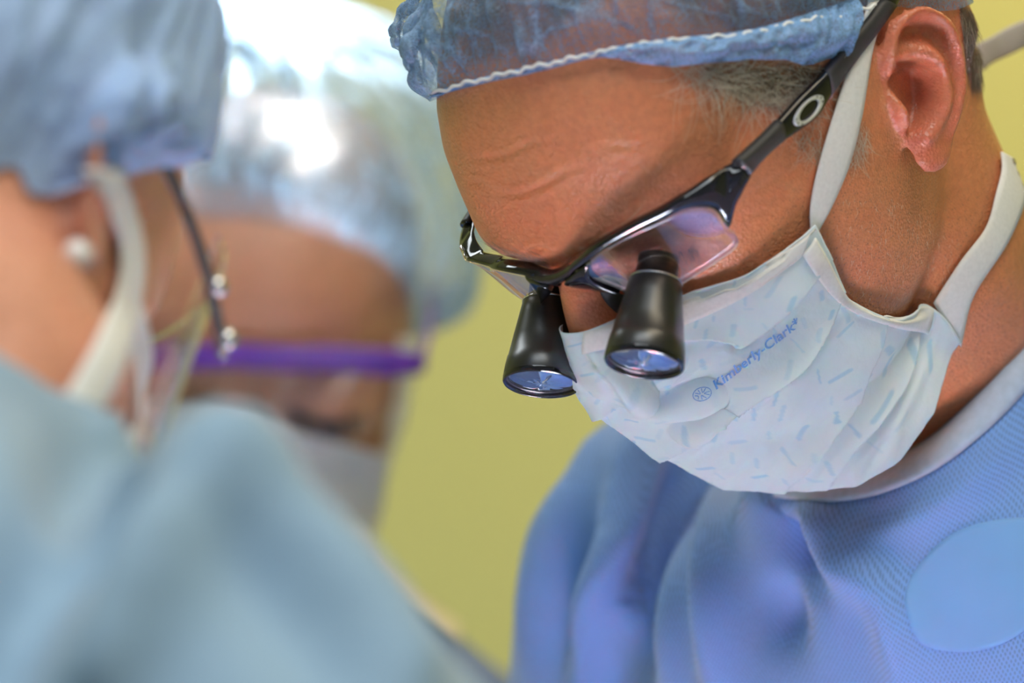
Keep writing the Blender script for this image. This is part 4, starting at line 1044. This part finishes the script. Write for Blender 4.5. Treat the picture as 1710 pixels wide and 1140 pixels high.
# lashes and brows
LASH = plain('dark_hair', (.03, .02, .018), .5)
def hair_strand(mb, p0, d, n_, L, curl, r, seg=5, rng=RNG):
    d = d/np.linalg.norm(d); b = np.cross(d, n_); P = [p0]
    for s_ in range(seg):
        d = d+b*curl/seg+n_*.02*rng.normal(); d /= np.linalg.norm(d); P.append(P[-1]+d*L/seg)
    mb.tube(np.array(P), np.linspace(r, r*.25, seg+1), 3, False)
def px_dir(p, n_, dpx):
    """surface direction whose picture direction is dpx"""
    q = topx(p)[0]; a = pt(q[0]+dpx[0], q[1]+dpx[1], q[2])-p; a -= n_*(a@n_); return a
def hair_patch(name, tree, poly, n, dirs, L, r, m, parent, lift=.12, off=.0003, curl=(-1.2, 1.2), seg=5, seed=1):
    rng = np.random.default_rng(seed); poly = np.array(poly, float); mb = MB(); k = 0
    while k < n:
        q = poly.min(0)+rng.random(2)*(poly.max(0)-poly.min(0))
        if not inside(q[None], poly)[0]: continue
        k += 1; p, nn = hit(tree, *q); nn = nn if nn@(p-CAM) < 0 else -nn
        dd = dirs[rng.integers(len(dirs))]; an = math.atan2(dd[1], dd[0])+rng.normal(0, .28)
        v = px_dir(p, nn, (math.cos(an)*20, math.sin(an)*20)); v /= np.linalg.norm(v)
        hair_strand(mb, p+nn*off, v+nn*lift*rng.random()*2, nn, L*rng.uniform(.5, 1.25), rng.uniform(*curl), r*rng.uniform(.7, 1.2), seg, rng)
    o = link_mesh(name, *mb.get(), m, parent); o['kind'] = 'stuff'; return o
hair_patch('eyelashes', CB, [(478, 676), (540, 698), (605, 688), (608, 700), (540, 712), (476, 688)], 160, [(.2, 1), (.5, .8)], .011, .00035, LASH, personC, .4)
hair_patch('eyebrow', CB, [(470, 602), (560, 585), (640, 600), (640, 620), (560, 606), (470, 622)], 260, [(1, .1)], .010, .0003, LASH, personC, .1)
# --- B: seen from behind at the left, nearest the camera
HB_ = fit_head(pose(-160, 45, 14), (-72, 0, -32), (112, 462), 1.16)
SKIN_B = skin_mat('light_skin', (0.72, 0.33, 0.215), sss=.12)
V, F = colleague_head(HB_, [HB_.w((0, -22, 5))[0], HB_.w((0, -35, -40))[0], pt(-120, 640, 1.17), pt(-200, 820, 1.16)], [54, 52, 54, 64], -1, .0026, SKIN_B)
personB = link_mesh('person', V, F, SKIN_B); BBV = bvh(V, F)
BB = Body(pt(-215, 800, 1.15), -142, 24)
mb = MB(); torso_parts(mb, BB); V, F = mb.get(); V, F, E = remesh(V, F, .007, 10)
cols = [(40, 648), (110, 660), (150, 672), (200, 690), (300, 716), (380, 742), (460, 795), (540, 858), (600, 915), (640, 975), (680, 1060)]
ii = top_edge(V, [c[0] for c in cols]); V = warp_px(V, [(V[i], c) for i, c in zip(ii, cols)], BB.w([(0, 0, -500), (190, 0, -90), (0, 120, -150), (0, -120, -220), (150, 0, -450), (-180, -60, -350)]), 0)
P2 = topx(V); h_ = np.zeros(len(V)); Nn = normals(V, F)
for pts, amp, sg in (([(350, 790), (260, 950), (160, 1140)], 20, 70), ([(140, 800), (60, 930), (-20, 1100)], -24, 90), ([(430, 820), (600, 1000), (680, 1130)], 10, 50), ([(330, 860), (450, 1000), (560, 1140)], -7, 60)):
    d, t = polydist(P2[:, :2], spline(pts, 20)); h_ += amp*np.exp(-(d/sg)**2)
V = V+Nn*(np.where((Nn*(CAM-V)).sum(1) > 0, h_, 0)*.001)[:, None]
gownB = link_mesh('gown', V, F, gown_mat('grey_blue_gown_cloth', (.25, .38, .51), False), personB)
V, F, P_, a_ = make_cap(HB_, BBV, [(0, 95), (-30, 92), (-50, 70), (-65, 42), (-78, 14), (-95, -10), (-120, -34), (-150, -42), (180, -42), (30, 92), (60, 70), (90, 10), (120, -24), (150, -32)],
    lambda a, t: 12*sstep(0, .22, np.array(t))+12*sstep(.1, .6, np.array(t)), 240, 64, 9.1, 4, 3.6, bulges=(((300, 230), (60, 90), 9),))
CAP_B = cap_mat('soft_blue_bouffant_cloth', (.40, .58, 1.0), .72, .95)
capB = link_mesh('bouffant_cap', V, F, CAP_B, loc=HB_.w((0, 0, 90))[0]); capB.data.attributes.new('ply', 'FLOAT', 'POINT').data.foreach_set('value', P_.astype(np.float32))
V, F, Nn = simple_mask(HB_, BBV, 61); V, F = thicken(V, F, .0008, Nn)
mkB = link_mesh('surgical_mask', V, F, MASK2)
strip('ear_tie', [(150, 285), (172, 350), (188, 420), (178, 500), (140, 590), (85, 680)], [(190, 285), (212, 350), (228, 430), (218, 520), (192, 620), (150, 700)], 40, BBV, .003, WHITE, mkB)
vis = empty('face_visor', HB_.w((0, 80, 20))[0])
GREY = plain('dark_grey_plastic', (.06, .055, .06), .4)
TB = [(-77, -5, 42), (-79, 30, 34), (-78, 58, 22), (-73, 84, 9)]
P = spline(TB, 24); Fl = (np.full(24, 1.7), np.linspace(2.4, 3.2, 24)); Up = np.tile([0, 0, 1], (24, 1))
V, F = fixn(*MB().tube(P, None, 10, True, Fl, up=Up).get()); tB = link_mesh('temple', HB_.w(V), F, GREY, vis)
V, F = fixn(*MB().tube(P*np.array([-1, 1, 1]), None, 10, True, Fl, up=Up).get()); link_mesh('temple', HB_.w(V), F, GREY, vis)
for t_ in (.80, .985):
    mb = MB(); mb.sphere(P[int(t_*23)]+np.array([-2.0, 0, 1]), (3.0, 3.2, 3.2), 16, 10); V, F = mb.get(); link_mesh('hinge_screw', HB_.w(V), F, CHROME, tB)
hx = P[-1]; Q = []
for an in np.linspace(-90, 90, 49):
    a_ = math.radians(an)
    for j in range(20):
        t = j/19; Q.append((abs(hx[0])*math.sin(a_)*(1-.12*t), hx[1]-14+38*math.cos(a_)-10*t, hx[2]+36-95*t+14*t*abs(math.sin(a_))**3))
Fs = grid_faces(49, 20); V, F = thicken(HB_.w(Q), Fs, .001); V, F = fixn(V, F); link_mesh('clear_shield', V, F, CLEARV, vis)
PEARL = plain('pearl', (.85, .82, .78), .2, spec=.8)
mb = MB(); q = hit(BBV, 126, 424)[0]; mb.sphere(q+np.array([0.001, -.003, 0]), .0042, 20, 12); er = link_mesh('pearl_earring', *mb.get(), PEARL)
mb = MB(); mb.tube([q+np.array([0, -.001, .0]), q+np.array([0.001, .004, 0])], .0006, 8); link_mesh('post', *mb.get(), CHROME, er)

# ------------------------------------------------------------------ surgeon's hair
SILVER = plain('silver_hair', (.62, .55, .44), .4); GREYH = plain('grey_brown_hair', (.16, .12, .09), .45)
hair_patch('temple_hair', HB, [(1110, 108), (1250, 98), (1375, 112), (1368, 150), (1320, 200), (1240, 170), (1150, 140)], 420, [(1, .45), (1, .15), (.8, .7), (-.6, .7)], .018, .00012, SILVER, headA, .10, curl=(-1.6, 1.6), seg=7, seed=2)
hair_patch('temple_hair', HB, [(1160, 104), (1375, 108), (1365, 160), (1290, 170), (1200, 130)], 300, [(1, .3), (.8, .6)], .013, .00008, GREYH, headA, .06, curl=(-1, 1), seg=5, seed=3)
hair_patch('sideburn', HB, [(1330, 235), (1372, 195), (1372, 240), (1366, 268), (1350, 262)], 70, [(-.2, 1), (.3, 1), (-.8, .5)], .010, .00008, SILVER, headA, .2, curl=(-2, 2), seg=6, seed=4)
hair_patch('sideburn', HB, [(1418, 215), (1440, 200), (1455, 220), (1448, 255), (1425, 280), (1412, 262)], 110, [(.1, 1), (.6, .8), (-.4, 1)], .008, .00008, SILVER, headA, .2, curl=(-2, 2), seg=6, seed=5)
hair_patch('nape_hair', HB, [(1598, 5), (1622, 15), (1638, 80), (1638, 135), (1622, 145), (1612, 80)], 420, [(.3, 1), (.5, .9)], .007, .00010, GREYH, headA, .03, curl=(-.4, .4), seg=4, seed=6)
hair_patch('nape_hair', HB, [(1600, 20), (1622, 30), (1636, 90), (1634, 130), (1618, 120)], 120, [(.3, 1), (.5, .9)], .007, .00008, SILVER, headA, .04, curl=(-.4, .4), seg=4, seed=7)
hair_patch('eyebrow', HB, [(960, 415), (1040, 372), (1110, 345), (1120, 356), (1050, 398), (975, 430)], 170, [(.8, -.6), (.9, -.3)], .010, .00008, plain('fair_hair', (.55, .36, .22), .45), headA, .08, curl=(-.5, .5), seg=4, seed=8)
hair_patch('eyebrow', HB, [(820, 412), (870, 424), (925, 428), (920, 440), (860, 436), (822, 424)], 120, [(-.9, -.1), (-.8, -.4)], .009, .00006, GREYH, headA, .08, curl=(-.5, .5), seg=4, seed=9)
hair_patch('eyelashes', HB, [(1085, 428), (1125, 420), (1165, 410), (1168, 416), (1128, 428), (1088, 436)], 60, [(.2, 1), (.5, .9)], .008, .00008, GREYH, headA, .35, curl=(-.6, .6), seg=4, seed=10)
hair_patch('stubble', HB, [(1400, 330), (1500, 330), (1620, 420), (1560, 495), (1450, 500), (1390, 440)], 160, [(.1, 1), (.5, .8), (-.4, 1)], .0022, .00007, SILVER, headA, .3, curl=(-1, 1), seg=3, seed=11)
# loose grey tie behind the head
TIE = plain('grey_tie_cloth', (.60, .55, .49), .85, spec=.2)
P = spline([pt(1585, 120, 1.60), pt(1636, 95, 1.60), pt(1672, 75, 1.605), pt(1715, 55, 1.61), pt(1790, 30, 1.625)], 24)
mb = MB(); mb.tube(P, None, 12, True, (np.full(24, .0006), np.full(24, .0056)), up=np.tile([.3, -.2, 1.], (24, 1))); V, F = fixn(*mb.get()); link_mesh('tie_tail', V, F, TIE, mk)
# ------------------------------------------------------------------ labels
tag(headA, 'man in sharp focus at right, head bowed down to the left, in blue gown', 'person', 'surgical team around the table')
tag(personC, 'person at the back facing the camera, eyes lowered behind purple glasses, in dark blue gown', 'person', 'surgical team around the table')
tag(personB, 'blurred person nearest the camera at left, seen from behind, in grey-blue gown', 'person', 'surgical team around the table')
tag(capC, 'shiny pale blue bouffant cap on the person facing the camera at the back', 'cap', 'bouffant caps of the surgical team')
tag(capB, 'blurred blue bouffant cap on the person seen from behind at left', 'cap', 'bouffant caps of the surgical team')
tag(mkC, 'blurred pale lilac mask on the person facing the camera at the back', 'mask', 'masks of the surgical team')
tag(mkB, 'blurred white mask on the person seen from behind, its tie passing the ear', 'mask', 'masks of the surgical team')
tag(pgl, 'purple-framed safety glasses on the person facing the camera at the back', 'glasses')
tag(vis, 'clear face visor with dark grey temple arm on the person seen from behind at left', 'visor')
tag(er, 'round pearl stud earring on the ear at the left edge', 'earring')
